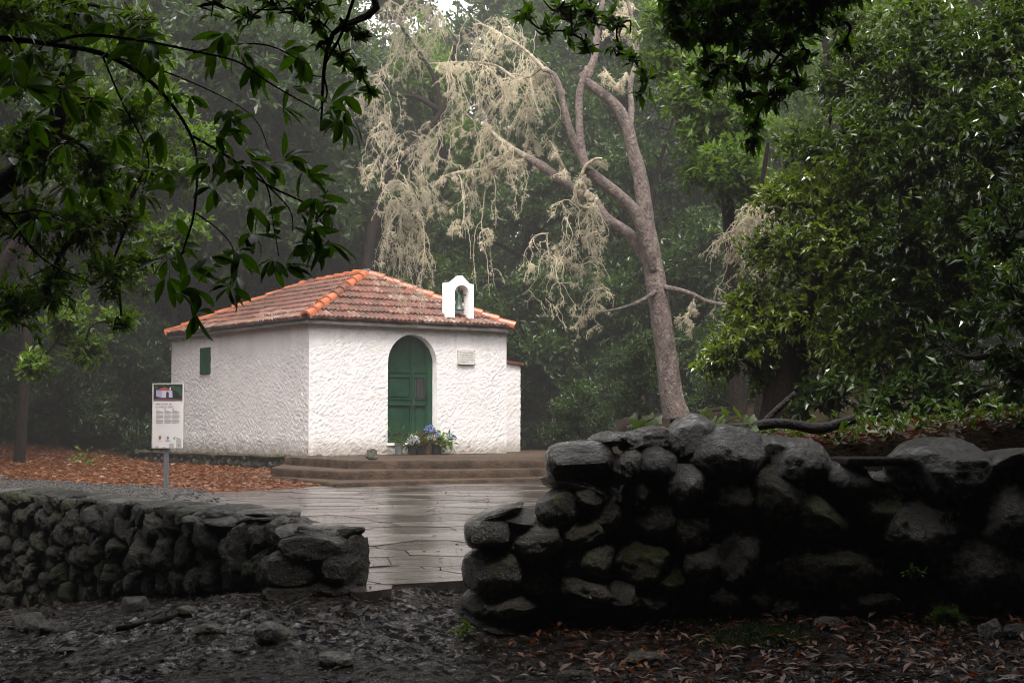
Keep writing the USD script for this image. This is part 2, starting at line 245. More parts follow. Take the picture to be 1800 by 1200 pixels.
for n_, c_ in dict(ink=(.05, .05, .05), ink_grey=(.2, .19, .19), tone=(.36, .345, .35), title=(.10, .095, .075), print_dark=(.012, .018, .014), print_green=(.035, .06, .03), print_white=(.42, .40, .52), print_shade=(.27, .26, .38), print_red=(.28, .07, .05), print_ground=(.12, .06, .07), print_door=(.02, .03, .03), crest_red=(.35, .08, .06), crest_blue=(.05, .12, .32), crest_gold=(.5, .36, .08), crest_green=(.12, .28, .12), accent=(.65, .26, .06)).items(): plain(n_, c_, .4)
# ------------------------------------------------------------------ terrain
WL = np.array([P(-260, 862, 14.6)[:2], P(0, 865, 12.5)[:2], P(150, 878, 11.4)[:2], P(310, 893, 10.1)[:2], P(480, 912, 9.25)[:2], P(560, 922, 9.02)[:2], P(612, 930, 8.93)[:2]])     # front top edge of the left wall
WR = np.array([P(822, 893, 8.55)[:2], P(1000, 893, 8.5)[:2], P(1800, 893, 8.5)[:2], [5.2, 8.6]])
EDGE = [P(632, 1042, 8.72)[:2], P(828, 1017, 9.45)[:2]]          # front edge of the plaza in the gap
ctrl = np.array([(-6.2, 15.5, -.75), (-4.17, 12.3, -.545), (-2.25, 10.1, -.20), (-.91, 8.7, -.045), (-.22, 8.4, -.214), (1.26, 8.4, -.13), (2.83, 8.4, -.12), (5.5, 8.2, -.05), (0, 7.2, -.265), (-2.6, 7.8, -.35), (2.2, 6.7, -.22),
                 (0, 0, -.66), (-6, 0, -.95), (6, 0, -.35), (-9, 10, -1.0), (-4.5, 9, -.5), (0, -8, -1.0), (-12, -10, -1.4), (12, -10, -.6), (-12, 16, -1.1)], float)
rbf = RBFInterpolator(ctrl[:, :2], ctrl[:, 2], kernel='thin_plate_spline', smoothing=.01)
sm = lambda a, b, x: (lambda t: t * t * (3 - 2 * t))(np.clip((x - a) / (b - a), 0, 1))
wall_line = np.vstack([[-60, 40], [-9, 16.5], WL[:1] + [-.8, .3], WL + [.12, .26], EDGE[0:1] + np.array([[0, .12]]), EDGE[1:2] + np.array([[0, .12]]), WR[:1] + [.35, .75], WR[1:] + [0, .80], [[14, 8.4], [60, 8]]])
def inside(x, y):                                               # + behind the walls
    return y - np.interp(x, wall_line[:, 0], wall_line[:, 1])
def zin(x, y):
    plaza = .0022 * np.clip(y - 8, 0, 18) - .009
    leafy = .010 * np.clip(y - 21.5, 0, 16) * sm(-2.2, -4.5, x)
    lw = inside(x, y); bank = .40 * sm(2.6, 1.9, lw) * sm(-1.75, -2.6, x) * (x > -12)
    rise = (.82 + .012 * (y - 9) + .10 * np.clip(x - 2, 0, 30) ** 1.1) * sm(.55, 1.5, x - .035 * (y - 9)) * sm(48, 30, y)
    far = .075 * np.clip(y - 37, 0, 400) + .10 * np.clip(-8 - x, 0, 60) * sm(20, 26, y)
    return plaza + leafy + bank + rise + far
def H(x, y):
    x, y = np.asarray(x, float), np.asarray(y, float); s = inside(x, y); t = sm(-.12, .10, s)
    out = rbf(np.stack([np.clip(x, -14, 14).ravel(), np.clip(y, -12, 17).ravel()], 1)).reshape(x.shape)
    n = .05 * (meshkit.fbm(np.stack([x * .9, y * .9, 0 * x], -1), 3, 3) - .5)
    n2 = .03 * (meshkit.fbm(np.stack([x * 4, y * 4, 0 * x], -1), 3, 5) - .5) * (np.abs(x) < 12) * (y < 18)
    return (out + n2 * 1.3) * (1 - t) + zin(x, y) * t + n * (1 - .9 * t * (np.abs(x + 2) < 4) * (y < 25))
def grid(xs, ys, dz=0):
    X, Y = np.meshgrid(xs, ys, indexing='ij'); Z = H(X, Y) + dz
    v = np.stack([X, Y, Z], -1).reshape(-1, 3); f = quads(len(xs), len(ys)); return v, f[:, [0, 2, 1]]
def spaced(a): return np.unique(np.round(np.concatenate([np.arange(*t) for t in a]), 4))
xs = spaced([(-160, -60, 20), (-60, -16, 3), (-16, -7, .5), (-7, 5, .07), (5, 12, .5), (12, 60, 3), (60, 161, 20)])
ys = spaced([(-160, -20, 20), (-20, 5, 1.0), (5, 13.5, .07), (13.5, 36, .4), (36, 70, 2), (70, 161, 15)])
v, f = grid(xs, ys); cx, cy = v[f].mean(1)[:, 0], v[f].mean(1)[:, 1]
ins = inside(cx, cy) > 0
lf = ins & (cx < -2.0) & (cy > 15) & (cy < 40) & (cx > -30)
bk = ins & (cx < -1.5) & (cy < 15) & (cx > -12)
fl = (ins & ~lf & ~bk) | (cy < -20) | (np.abs(cx) > 40)
fr = ~ins & ~fl & ~lf & ~bk
fine = (cx > -5.0) & (cx < 3.9) & (cy > 5.9) & (cy < 13.2)
def sub(mask):
    ff = f[mask]; u, i = np.unique(ff, return_inverse=True); return v[u], i.reshape(-1, 3)
X_, Y_ = np.meshgrid(np.arange(-5.05, 3.95, .03), np.arange(5.85, 13.3, .03), indexing='ij'); Z_ = H(X_, Y_); q3 = np.stack([X_, Y_, 0 * X_], -1)
rough_ = meshkit.fbm(q3 * 5, 4, 31) - .5; pud = sm(.40, .56, meshkit.fbm(q3 * [.9, 1.6, 1], 3, 77)); Z_ = Z_ + (  .075 * rough_ + .035 * (meshkit.noise(q3 * 24, 5) - .5)) * (1 - .82 * pud) + .004
v2, f2 = np.stack([X_, Y_, Z_], -1).reshape(-1, 3), quads(*X_.shape)[:, [0, 2, 1]]; m2 = v2[f2].mean(1); f2 = f2[inside(m2[:, 0], m2[:, 1]) < .02]
v1, f1 = sub(fr & ~(fine & (cx > -4.9) & (cx < 3.8) & (cy > 6.0)))
obj('ground', cat_([(v1 - [0, 0, .01], f1), (v2, f2)]), 'wet_ground', smooth=True, kind='structure', label='wet dark gravelly path with puddles in front of the stone walls')
obj('leafy_ground', sub(lf), 'leafy_ground', smooth=True, kind='structure', label='ground covered in orange fallen leaves left of the chapel')
obj('gravel_bank', sub(bk), 'gravel_bank', smooth=True, kind='structure', label='grey gravel strip along the top of the left wall')
obj('forest_floor', sub(fl), 'forest_floor', smooth=True, kind='structure', label='dark forest floor of soil and leaf litter')
Hs = lambda x, y: float(H(np.array([x]), np.array([y]))[0])

# plaza of irregular wet flagstones
pz = UsdGeom.Xform.Define(stage, path_for('plaza')); tag(pz.GetPrim(), 'wet plaza of irregular flagstones in front of the chapel steps', None, None, 'structure'); PZ = str(pz.GetPath())
LB = [Pz(291, 868, .04)[:2], Pz(520, 856, .05)[:2]]
reg = Polygon([EDGE[0] + np.array([-.12, .5]), EDGE[0] + np.array([-.06, .05]), EDGE[0], EDGE[1], EDGE[1] + np.array([.7, .2]), (1.0, 13), (2.6, 24), (3.6, 27), (-1.0, 26.2), (-2.6, 25), LB[1], LB[0], (-5.6, 20.5), (-4.6, 15.6), (-3.2, 13.3), (-2.3, 12.0)])
g = np.random.default_rng(21); pts = []
x0, y0, x1, y1 = reg.bounds
for yy in np.arange(y0 - 1, y1 + 1, .62):
    for xx in np.arange(x0 - 1, x1 + 1, .80): pts.append((xx + g.uniform(-.3, .3) + .4 * (int(yy / .62) % 2), yy + g.uniform(-.22, .22)))
for cell in voronoi_diagram(MultiPoint(pts)).geoms:
    c = cell.intersection(reg)
    if c.geom_type != 'Polygon' or c.area < .03: continue
    c = c.buffer(-.035, join_style=1, quad_segs=1).buffer(.032, join_style=1, quad_segs=1)
    if c.is_empty or c.geom_type != 'Polygon': continue
    c = c.simplify(.01); cc = c.centroid; m = extrude(c, -.07, 0); vv = m[0]
    tx, ty = g.normal(0, .0022, 2); vv[:, 2] += .0022 * (cc.y - 8) + g.uniform(-.0018, .0018) + (vv[:, 0] - cc.x) * tx + (vv[:, 1] - cc.y) * ty * .6
    part('flagstone', m, ('flagstone', 'flagstone_dark', 'flagstone_pale')[int(g.integers(3))], PZ)

# ------------------------------------------------------------------ chapel
ZP = EYE - .549
C0 = Pz(542, 800.4, ZP); ANG = math.atan2(.587, .81); ux, wx = np.array([math.cos(ANG), math.sin(ANG), 0]), np.array([-math.sin(ANG), math.cos(ANG), 0])
CW, CL, CH = 4.68, 6.5, 2.66
def local(p): d = np.asarray(p) - C0; return np.array([d @ ux, d @ wx, d[2]])
def front(px, py, y=0.0):        # pixel on the plane of the front wall (local y = y) -> local x, z
    d = ray(px, py); o = np.array([0, 0, EYE]) - C0; t = (y - o @ wx) / (d @ wx); q = o + d * t; return q @ ux, q[2]
def left(px, py, x=0.0):
    d = ray(px, py); o = np.array([0, 0, EYE]) - C0; t = (x - o @ ux) / (d @ ux); q = o + d * t; return q @ wx, q[2]
CH_ = thing('chapel', 'small white rough plastered chapel with hipped red tile roof and green arched door', 'chapel', C0, ANG)
def stucco_grid(w, h, keep=None, res=.020, seed=1, amp=.017):
    nu, nv = int(w / res) + 1, int(h / res) + 1; a, b = np.meshgrid(np.linspace(0, w, nu), np.linspace(0, h, nv), indexing='ij')
    s = np.stack([(a * 30 + b * 12), (b * 36 - a * 12), np.full_like(a, seed * 7.3)], -1); amp = amp * (.55 + 1.1 * meshkit.fbm(np.stack([a * 1.3, b * 1.3, 0 * a + seed], -1), 3, seed + 2))
    d = amp * (meshkit.fbm(s, 3, seed) - .5) * 2 + .02 * (meshkit.fbm(np.stack([a * .8, b * .8, 0 * a], -1), 2, seed + 9) - .5) + .012 * (meshkit.noise(s * 1.7, seed + 4) - .5)
    f = quads(nu, nv)
    if keep is not None:
        m = keep(a.ravel()[f].mean(1), b.ravel()[f].mean(1)); f = f[m]
    return a.ravel(), b.ravel(), d.ravel(), f
# door opening
dx0, _ = front(681.5, 700); dx1, _ = front(767.5, 700); dzt = front(726, 588)[1]; dr = (dx1 - dx0) / 2; dxm = (dx0 + dx1) / 2; dzs = dzt - dr; dzb = front(690, 779, .1)[1]
def in_arch(a, b, e=0.0): return (b > dzb - e) & (np.abs(a - dxm) < dr + e) & ((b < dzs) | (np.hypot(a - dxm, b - dzs) < dr + e))
a, b, d, f = stucco_grid(CW, CH, lambda x, z: ~in_arch(x, z, .004), seed=1)
rr = in_arch(a, b, .016)   # pull the rim on to the arch
th = np.arctan2(b - dzs, a - dxm); up = b > dzs
a2 = np.where(rr & up, dxm + dr * np.cos(th), np.where(rr & ~up, np.where(a > dxm, dxm + dr, dxm - dr), a)); b2 = np.where(rr & up, dzs + dr * np.sin(th), b)
edge = np.clip(np.minimum(a, CW - a) / .05, 0, 1)
wf = (np.stack([a2, -d * edge, b2], 1), f)
a, b, d, f = stucco_grid(CL, CH, seed=2, amp=.021); edge = np.clip(np.minimum(a, CL - a) / .05, 0, 1)
wl = (np.stack([-d * edge, a, b], 1), f[:, ::-1])
a, b, d, f = stucco_grid(CL, CH, seed=3, res=.06); wr = (np.stack([CW + d * 0, a, b], 1), f)
wb = (np.array([[0, CL, 0], [CW, CL, 0], [CW, CL, CH], [0, CL, CH]], float), np.array([[1, 0, 2], [2, 0, 3]]))
part('wall', wf, 'stucco', CH_, True, 'sunlit front wall of rough white plaster'); part('wall', wl, 'stucco', CH_, True, 'long side wall of rough white plaster with a small window')
part('wall', wr, 'stucco', CH_, True); part('wall', wb, 'stucco', CH_)
# reveal of the arch
aa = np.concatenate([[[dxm - dr, dzb]], [[dxm - dr, dzb + (dzs - dzb) * .5]], np.stack([dxm - dr * np.cos(np.linspace(0, math.pi, 40)), dzs + dr * np.sin(np.linspace(0, math.pi, 40))], 1), [[dxm + dr, dzb + (dzs - dzb) * .5]], [[dxm + dr, dzb]]])
RD = .17
ring = lambda y: np.stack([aa[:, 0], np.full(len(aa), y), aa[:, 1]], 1)
yy = np.linspace(-.004, RD + .1, 6); v = np.stack([ring(q) for q in yy], 0); v += (meshkit.fbm(v * 11, 3, 8)[..., None] - .5) * .02 * np.array([1, 0, 1.0]); nn = len(aa)
part('door_reveal', (v.reshape(-1, 3), quads(6, nn)), 'smooth_plaster', CH_, True)
part('door_sill', rbox((dxm - dr - .02, -.03, dzb - .05), (dxm + dr + .02, RD + .1, dzb + .004), .01), 'smooth_plaster', CH_)
# door: two leaves with panels
DR = part('door', extrude(Polygon([(x, z) for x, z in aa]).buffer(-.001), 0, .03), 'green_paint', CH_)
UsdGeom.Mesh(stage.GetPrimAtPath(DR)).GetPointsAttr().Set(Vt.Vec3fArray.FromNumpy(np.array([[q[0], RD + .06 - q[2], q[1]] for q in np.array(UsdGeom.Mesh(stage.GetPrimAtPath(DR)).GetPointsAttr().Get())], np.float32)))
def dpoly(name, poly, y0, y1, m='green_paint'):
    for pgn in getattr(poly, 'geoms', [poly]):
        if pgn.is_empty or pgn.geom_type != 'Polygon': continue
        e = extrude(pgn, 0, y0 - y1); part(name, (np.stack([e[0][:, 0], y0 - e[0][:, 2], e[0][:, 1]], 1), e[1][:, ::-1]), m, DR)
arch = Polygon([(x, z) for x, z in aa]).buffer(-.006)
xs_ = front(722, 690, RD)[0]; fr_w = .10      # meeting stile
jamb = arch.difference(sbox(-9, -9, dx1 - .13, 9)); dpoly('door_frame', jamb, RD + .03, RD - .02)
zr = [front(700, y, RD)[1] for y in (652, 663, 699, 712, 768)]
FX = [(dx0 + .05, xs_ - .02), (xs_ + .095, dx1 - .16)]
left_leaf = arch.intersection(sbox(-9, -9, xs_ + .025, 9)); right_leaf = arch.intersection(sbox(xs_ + .03, -9, dx1 - .135, 9))
holes = []
for lf_, (x0, x1) in ((left_leaf, FX[0]), (right_leaf, FX[1])):
    cut = [sbox(x0, zr[2], x1, zr[1]), sbox(x0, dzb + .14, x1, zr[3])]
    top = arch.buffer(-.06).intersection(sbox(x0, zr[0], x1, 9))
    body = lf_
    for c in cut + [top]: body = body.difference(c)
    dpoly('door_leaf', body, RD + .03, RD)
    dpoly('door_panel', sbox(x0 + .045, dzb + .185, x1 - .045, zr[3] - .045), RD + .03, RD + .012)
    dpoly('moulding', sbox(x0 - .012, zr[0] - .025, x1 + .012, zr[0] - .004), RD, RD - .016); dpoly('moulding', sbox(x0 - .012, zr[2] - .03, x1 + .012, zr[2] - .008), RD, RD - .016)
    dpoly('moulding', sbox(x0 - .012, zr[3] - .004, x1 + .012, zr[3] + .016), RD, RD - .016)
x0, x1 = FX[0]; dpoly('door_panel', sbox(x0 + .03, zr[2] + .03, x1 - .03, zr[1] - .03), RD + .03, RD + .012)
x0, x1 = FX[1]; dpoly('grille_opening', sbox(x0 + .01, zr[2] + .01, x1 - .01, zr[1] - .01), RD + .03, RD + .026, 'iron')
for k in range(7):
    q = x0 + (x1 - x0) * (k + .7) / 7.4; part('grille_bar', tube([[q, RD + .012, zr[2]], [q, RD + .012, zr[1]]], .0075, 6), 'iron', DR, True)
dpoly('meeting_stile', sbox(xs_ + .005, dzb + .02, xs_ + .065, dzt - .03), RD, RD - .022)
hz = front(720, 703, RD)[1]
part('handle', cat_([tube([[xs_ + .035, RD - .02, hz], [xs_ + .035, RD - .075, hz], [xs_ + .03, RD - .08, hz - .09]], .011, 6), rbox((xs_ + .015, RD - .032, hz - .14), (xs_ + .055, RD - .022, hz + .03), .003)]), 'iron', DR)
# shuttered window
wy0, wz1 = left(371, 610); wy1, wz0 = left(353, 658)
W_ = part('window', rbox((-.03, wy0, wz0), (.05, wy1, wz1), .006), 'green_paint', CH_, label='small green wooden shutter in the side wall')
for k in range(4): part('shutter_board', rbox((-.038, wy0 + .02 + (wy1 - wy0 - .04) * k / 4 + .004, wz0 + .02), (-.029, wy0 + .02 + (wy1 - wy0 - .04) * (k + 1) / 4 - .004, wz1 - .02), .003), 'green_paint', W_)
# plaque
p0, p1 = front(803.5, 613.5), front(833.5, 642.0)
q0, q1 = p0[0], p1[0]; zt, zb_ = p0[1] - .01, front(803.5, 640.5)[1]
PL = part('plaque', rbox((q0, -.045, zb_), (q1, .01, zt), .006), 'marble', CH_, label='pale stone plaque with five lines of lettering right of the door')
g = np.random.default_rng(5)
for k in range(5):
    z = zt - .05 - k * (zt - zb_ - .07) / 5; x = q0 + .035; end = q1 - .035 - (.14 if k == 4 else g.uniform(0, .03)); ms = []
    while x < end - .01:
        w = g.uniform(.008, .016); ms.append(rbox((x, -.0475, z - .022), (x + w, -.0445, z), .001)); x += w + (g.uniform(.006, .009) if g.random() > .18 else .022)
    part('lettering', cat_(ms), 'ink_grey', PL)
for x in (q0 + .018, q1 - .018):
    for z in (zt - .018, zb_ + .018): part('screw', tm(trimesh.creation.icosphere(1, .009).apply_translation((x, -.046, z))), 'iron', PL)
# annex on the right side
ax0, ax1, ay0, ay1, ah = CW - .02, CW + 1.46, 1.5, 3.9, 1.92
aa_, bb_, dd_, ff_ = stucco_grid(ax1 - ax0, ah, res=.03, seed=6); AX = part('annex', (np.stack([ax0 + aa_, ay0 - dd_, bb_ + .12 * (1 - aa_ / 1.48) * (bb_ / ah)], 1), ff_), 'stucco', CH_, True, 'low white side annex with sloping tile roof')
part('annex_wall', rbox((ax1 - .2, ay0 + .01, 0), (ax1, ay1, ah), .01), 'stucco', AX); part('annex_roof', (np.array([[ax0, ay0 - .06, ah + .15], [ax1 + .05, ay0 - .06, ah + .0], [ax1 + .05, ay1, ah], [ax0, ay1, ah + .15], [ax0, ay0 - .06, ah + .21], [ax1 + .05, ay0 - .06, ah + .06], [ax1 + .05, ay1, ah + .06], [ax0, ay1, ah + .21]]), np.array([[0, 1, 5], [0, 5, 4], [4, 5, 6], [4, 6, 7], [1, 2, 6], [1, 6, 5], [3, 2, 1], [3, 1, 0]])), 'roof_tile', AX)
# roof
OV = .15; EZ = CH - .03; AP = np.array([CW / 2 + .05, 1.95, CH + 1.12]); AQ = np.array([CW / 2 + .05, 4.75, CH + 1.06])
e00, e10, e11, e01 = np.array([-OV, -OV, EZ]), np.array([CW + OV * .3, -OV, EZ]), np.array([CW + OV, CL + OV, EZ]), np.array([-OV * .6, CL + OV * .2, EZ])
dn = np.array([0, 0, -.05]); rv = np.array([e00, e10, e11, e01, AP, AQ]) + dn
RF = part('roof', (np.vstack([rv, rv[:4] - [0, 0, .05]]), np.array([[0, 1, 4], [1, 2, 5], [1, 5, 4], [2, 3, 5], [3, 0, 4], [3, 4, 5], [6, 7, 1], [6, 1, 0], [7, 8, 2], [7, 2, 1], [8, 9, 3], [8, 3, 2], [9, 6, 0], [9, 0, 3], [6, 8, 7], [6, 9, 8]])), 'roof_mortar', CH_, label='hipped roof of weathered red tiles with orange ridge tiles')
TW, TE = .205, .335
def tile_mesh(w, L):
    n = 13; t = np.linspace(0, 1, n); h = .034 * np.abs(np.sin(t * math.pi * 2)) ** 1.3 + .004; rows = []
    for b, lift in ((-.02, .046), (L * .5, .026), (L, .004)): rows.append(np.stack([t * w, np.full(n, b), h + lift], 1))
    rows.insert(0, np.stack([t * w, np.full(n, -.02), h * .3 + .004], 1)); return np.vstack(rows), quads(4, n)[:, ::-1]
TV, TF = tile_mesh(TW - .004, TE + .06)
def tile_field(o, ax, up, poly, seed, single=True):
    nrm = np.cross(ax, up); g = np.random.default_rng(seed); out = []
    ax0_, b0_, ax1_, b1_ = poly.bounds
    for r in range(int((b1_ - b0_) / TE) + 1):
        for c in range(-1, int((ax1_ - ax0_) / TW) + 1):
            a, b = ax0_ + c * TW + (.5 * TW if r % 2 else 0) * 0 + g.normal(0, .005), b0_ + r * TE + g.normal(0, .008)
            cell = sbox(a, b, a + TW, b + TE)
            inter = cell.intersection(poly).area / cell.area
            if inter < .12: continue
            m = (TV + [0, 0, g.uniform(0, .008)], TF); vv = m[0].copy(); vv[:, :2] += [a, b]; vv[:, 2] += (vv[:, 0] - a) * g.normal(0, .03)
            if inter < .97:
                T = trimesh.Trimesh(vv, m[1], process=False)
                for p_, q_ in zip(list(poly.exterior.coords)[:-1], list(poly.exterior.coords)[1:]):
                    e = np.array(q_) - np.array(p_); nn_ = np.array([-e[1], e[0], 0]) / np.linalg.norm(e)
                    if abs(e[1]) < 1e-6 and p_[1] < .01: continue
                    T = T.slice_plane([p_[0], p_[1], 0], nn_)
                    if T is None or len(T.faces) == 0: break
                if T is None or len(T.faces) == 0: continue
                vv, ff = tm(T)
            else: ff = m[1]
            w = o + vv[:, :1] * ax + vv[:, 1:2] * up + vv[:, 2:3] * nrm
            q = meshkit.noise(np.array([a * .7 + seed * 5, b * .7, 0])) + g.normal(0, .22)
            k = 'roof_tile_pale' if q > .78 or (r == 0 and g.random() < .5) else 'roof_tile_dark' if q < .27 else 'roof_tile'
            if single: part('roof_tile', (w, ff), k, RF, 40)
            else: out.append((w, ff))
    return out
def plane(o, ex, top):            # frame of a roof slope: along the eave, up the slope
    ax = unit(ex - o); t = top - o; up = unit(t - ax * (t @ ax)); return ax, up, lambda p: ((p - o) @ ax, (p - o) @ up)
ax_, up_, fn = plane(e00, e10, AP); tile_field(e00, ax_, up_, Polygon([fn(e00), fn(e10), fn(AP)]), 1)
ax_, up_, fn = plane(e01, e00, AP); tile_field(e01, ax_, up_, Polygon([fn(e01), fn(e00), fn(AP), fn(AQ)]), 2)
rest = []
ax_, up_, fn = plane(e10, e11, AQ); rest += tile_field(e10, ax_, up_, Polygon([fn(e10), fn(e11), fn(AQ), fn(AP)]), 3, False)
ax_, up_, fn = plane(e11, e01, AQ); rest += tile_field(e11, ax_, up_, Polygon([fn(e11), fn(e01), fn(AQ)]), 4, False)
part('hidden_slope_tiles', cat_(rest), 'roof_tile', RF, kind='stuff')
def ridge_run(p, q, r=.105, n=None, seed=0):
    g = np.random.default_rng(seed); L = np.linalg.norm(q - p); n = n or int(L / .34); t = unit(q - p); s = unit(np.cross(t, [0, 0, 1])); h = np.cross(s, t)
    for k in range(n):
        a, b = p + t * (k * L / n - .03), p + t * ((k + 1) * L / n + .035); th = np.linspace(-.35, math.pi + .35, 11); rows = []
        for pt, rad, dz in ((a, r * .86, .0), (a, r * 1.08, .024), (b, r * .9, .0), (b, r * .8, .0)): rows.append(pt + h * (dz + .012 + g.normal(0, .002)) + s * (np.cos(th) * rad)[:, None] + h * (np.sin(th) * rad)[:, None])
        part('ridge_tile', (np.vstack(rows), quads(4, 11)), 'ridge_tile' if g.random() < .96 else 'roof_tile', RF, 50)
ridge_run(e00, AP, n=9, seed=1); ridge_run(e10 + [.0, -.02, -.01], AP, n=9, seed=2); ridge_run(e01, AQ, n=8, seed=3); ridge_run(e11, AQ, n=8, seed=4); ridge_run(AQ, AP, n=7, seed=5)
part('roof_ridge_cap', boulder(AP + [0, 0, .035], (.12, .12, .09), 4, 2), 'roof_mortar', RF, True)
# bell gable: stands on the roof above the door
by = -.02; bx0, bz0 = front(786.5, 556, by); bx1, _ = front(833, 556, by); bz0 -= .02; bzs = front(800, 497, by)[1]; bzt = front(815, 484, by)[1]; bxm = (bx0 + bx1) / 2 + .02
hx0, hx1 = front(799.5, 540, by)[0], front(824.5, 540, by)[0]; hzt = front(812, 501, by)[1]; hr = (hx1 - hx0) / 2
outer = Polygon([(bx0, bz0), (bx1, bz0), (bx1, bzs - .01), (bx1 - .10, bzs), (bxm + .01, bzt), (bx0 + .15, bzs + .01), (bx0, bzs)])
hm = (hx0 + hx1) / 2; hole = Polygon([(hx0, bz0 - 1), (hx1, bz0 - 1), (hx1, hzt - .16)] + [(hm + hr * math.cos(t), hzt - .16 + .16 * math.sin(t)) for t in np.linspace(0, math.pi, 14)] + [(hx0, hzt - .16)])
gb = outer.difference(hole); e = extrude(gb, 0, .20); G_ = part('bell_gable', (np.stack([e[0][:, 0], by + e[0][:, 2], e[0][:, 1]], 1), e[1][:, ::-1]), 'smooth_plaster', CH_, label='little white arched bell gable on the roof edge')
hb = hzt - .19
BL = thing('bell', 'green bronze bell hanging in the white bell gable on the chapel roof', 'bell', C0 + ux * hm + wx * (by + .12) + np.array([0, 0, hb]), ANG)
br = min(.125, hr * .86); pr = np.array([(.0, .0), (.03, 0), (.045, -.03), (.055, -.06), (.065, -.13), (.078, -.19), (.10, -.235), (.125, -.265), (.125, -.28), (.112, -.28), (.06, -.16), (0, -.06)]) * [br / .125, 1.15]
th = np.linspace(0, 2 * math.pi, 20, endpoint=False); v = np.stack([np.stack([r * np.cos(th), r * np.sin(th), np.full(20, z)], 1) for r, z in pr]).reshape(-1, 3)
part('bell_body', (v, quads(len(pr), 20, True)), 'bronze', BL, 40); part('clapper', tube([[0, 0, -.1], [0, 0, -.3]], [.008, .02], 8), 'iron', BL, True); part('headstock', tube([[-hr - .02, 0, .0], [hr + .02, 0, .0]], .012, 6), 'iron', BL)
part('crown_loop', tube(catmull([[-.03, 0, -.01], [-.02, 0, .04], [.02, 0, .04], [.03, 0, -.01]]), .01, 6), 'bronze', BL, True)

# ------------------------------------------------------------------ apron steps and plinth
ST = thing('chapel_steps', 'three wide brown mossy concrete steps in front of the white chapel', 'steps')
edges = [([(503, 803), (612, 809), (965, 807.5)], ZP - .006), ([(475.6, 822.6), (602, 828), (965, 823)], ZP - .15), ([(450, 836), (592, 848.6), (965, 839)], ZP - .29)]
inner = [(C0 + ux * (CW + 3.5) + wx * 3.5)[:2], (C0 + ux * .1 + wx * 3.0)[:2], (C0 - ux * .28 + wx * .4)[:2]]
for k, (pp, z) in enumerate(edges):
    q = [Pz(x, y, z)[:2] for x, y in pp]; q.append(q[2] + (q[2] - q[1]) / np.linalg.norm(q[2] - q[1]) * 5.5); ring_ = q + inner
    poly = Polygon(ring_).buffer(0).segmentize(.14); p2 = poly.buffer(-.025); nz = lambda P_: np.array(P_)
    lo, hi = np.array(poly.exterior.coords)[:-1], None
    z0 = -.12
    def jit(P_, z_, s): return np.stack([P_[:, 0] + (meshkit.fbm(np.c_[P_ * 2.2, np.full(len(P_), s)], 3, s) - .5) * .09, P_[:, 1] + (meshkit.fbm(np.c_[P_ * 2.2, np.full(len(P_), s + 5)], 3, s + 2) - .5) * .09, z_ + (meshkit.fbm(np.c_[P_ * 1.1, np.full(len(P_), s + 9)], 3, s + 3) - .5) * .03], 1)
    inn = lo + unit(np.array([poly.centroid.x, poly.centroid.y]) - lo) * .03
    R0, R1, R2, R3 = jit(lo, np.full(len(lo), z0), k), jit(lo, np.full(len(lo), z - .08), k), jit(lo, np.full(len(lo), z - .02), k), jit(inn, np.full(len(lo), z), k)
    n = len(lo); side = (np.vstack([R0, R1, R2, R3]), quads(4, n, True))
    if Polygon(lo).exterior.is_ccw is False: side = (side[0], side[1][:, ::-1])
    capv, capf = trimesh.creation.triangulate_polygon(Polygon(inn), engine='earcut'); capf = np.array(capf)
    cv = np.c_[np.array(capv), np.zeros(len(capv))]; from scipy.spatial import cKDTree
    cv[:, 2] = R3[cKDTree(inn).query(cv[:, :2])[1], 2]; cv[:, :2] = R3[cKDTree(inn).query(cv[:, :2])[1], :2]
    part('step', cat_([side, (cv, capf)]), 'step_concrete', ST, 50, label=['top step, the chapel platform', 'middle step', 'lowest step, half sunk into the plaza'][k])
# plinth of small dark stones under the long wall
PT = thing('plinth_wall', 'low dark mossy stone plinth below the long white chapel wall', 'wall')
a0, a1 = -.35, CL + 1.2; pl0 = C0 - ux * .40
part('core', (lambda e: (np.array([C0 + ux * p[0] + wx * p[1] + np.array([0, 0, p[2]]) for p in e[0]]), e[1]))(rbox((-.34, a0 - 1.2, -.75), (.05, a1, -.02), .02)), 'earth_core', PT)
g = np.random.default_rng(31)
for a in np.arange(a0 - 1.3, a1, .17):
    for z in np.arange(-.72, -.03, .135):
        p = C0 + ux * (-.35 + g.normal(0, .015)) + wx * (a + g.uniform(-.05, .05)) + np.array([0, 0, z + g.uniform(-.03, .03)])
        if p[2] < Hs(p[0], p[1]) - .12: continue
        part('stone', boulder(p, (.07, g.uniform(.07, .11), g.uniform(.055, .085)), int(g.integers(1e6)), 1, .8, 3, .12, ANG), 'basalt_moss' if g.random() < .55 else 'basalt', PT, True)
part('coping', (lambda e: (np.array([C0 + ux * p[0] + wx * p[1] + np.array([0, 0, p[2] + .012 * math.sin(p[1] * 5)]) for p in e[0]]), e[1]))(cat_([rbox((-.44, y, -.05), (.05, y + .78, -.008), .015) for y in np.arange(a0 - .3, a1 - .5, .8)])), 'step_concrete', PT)
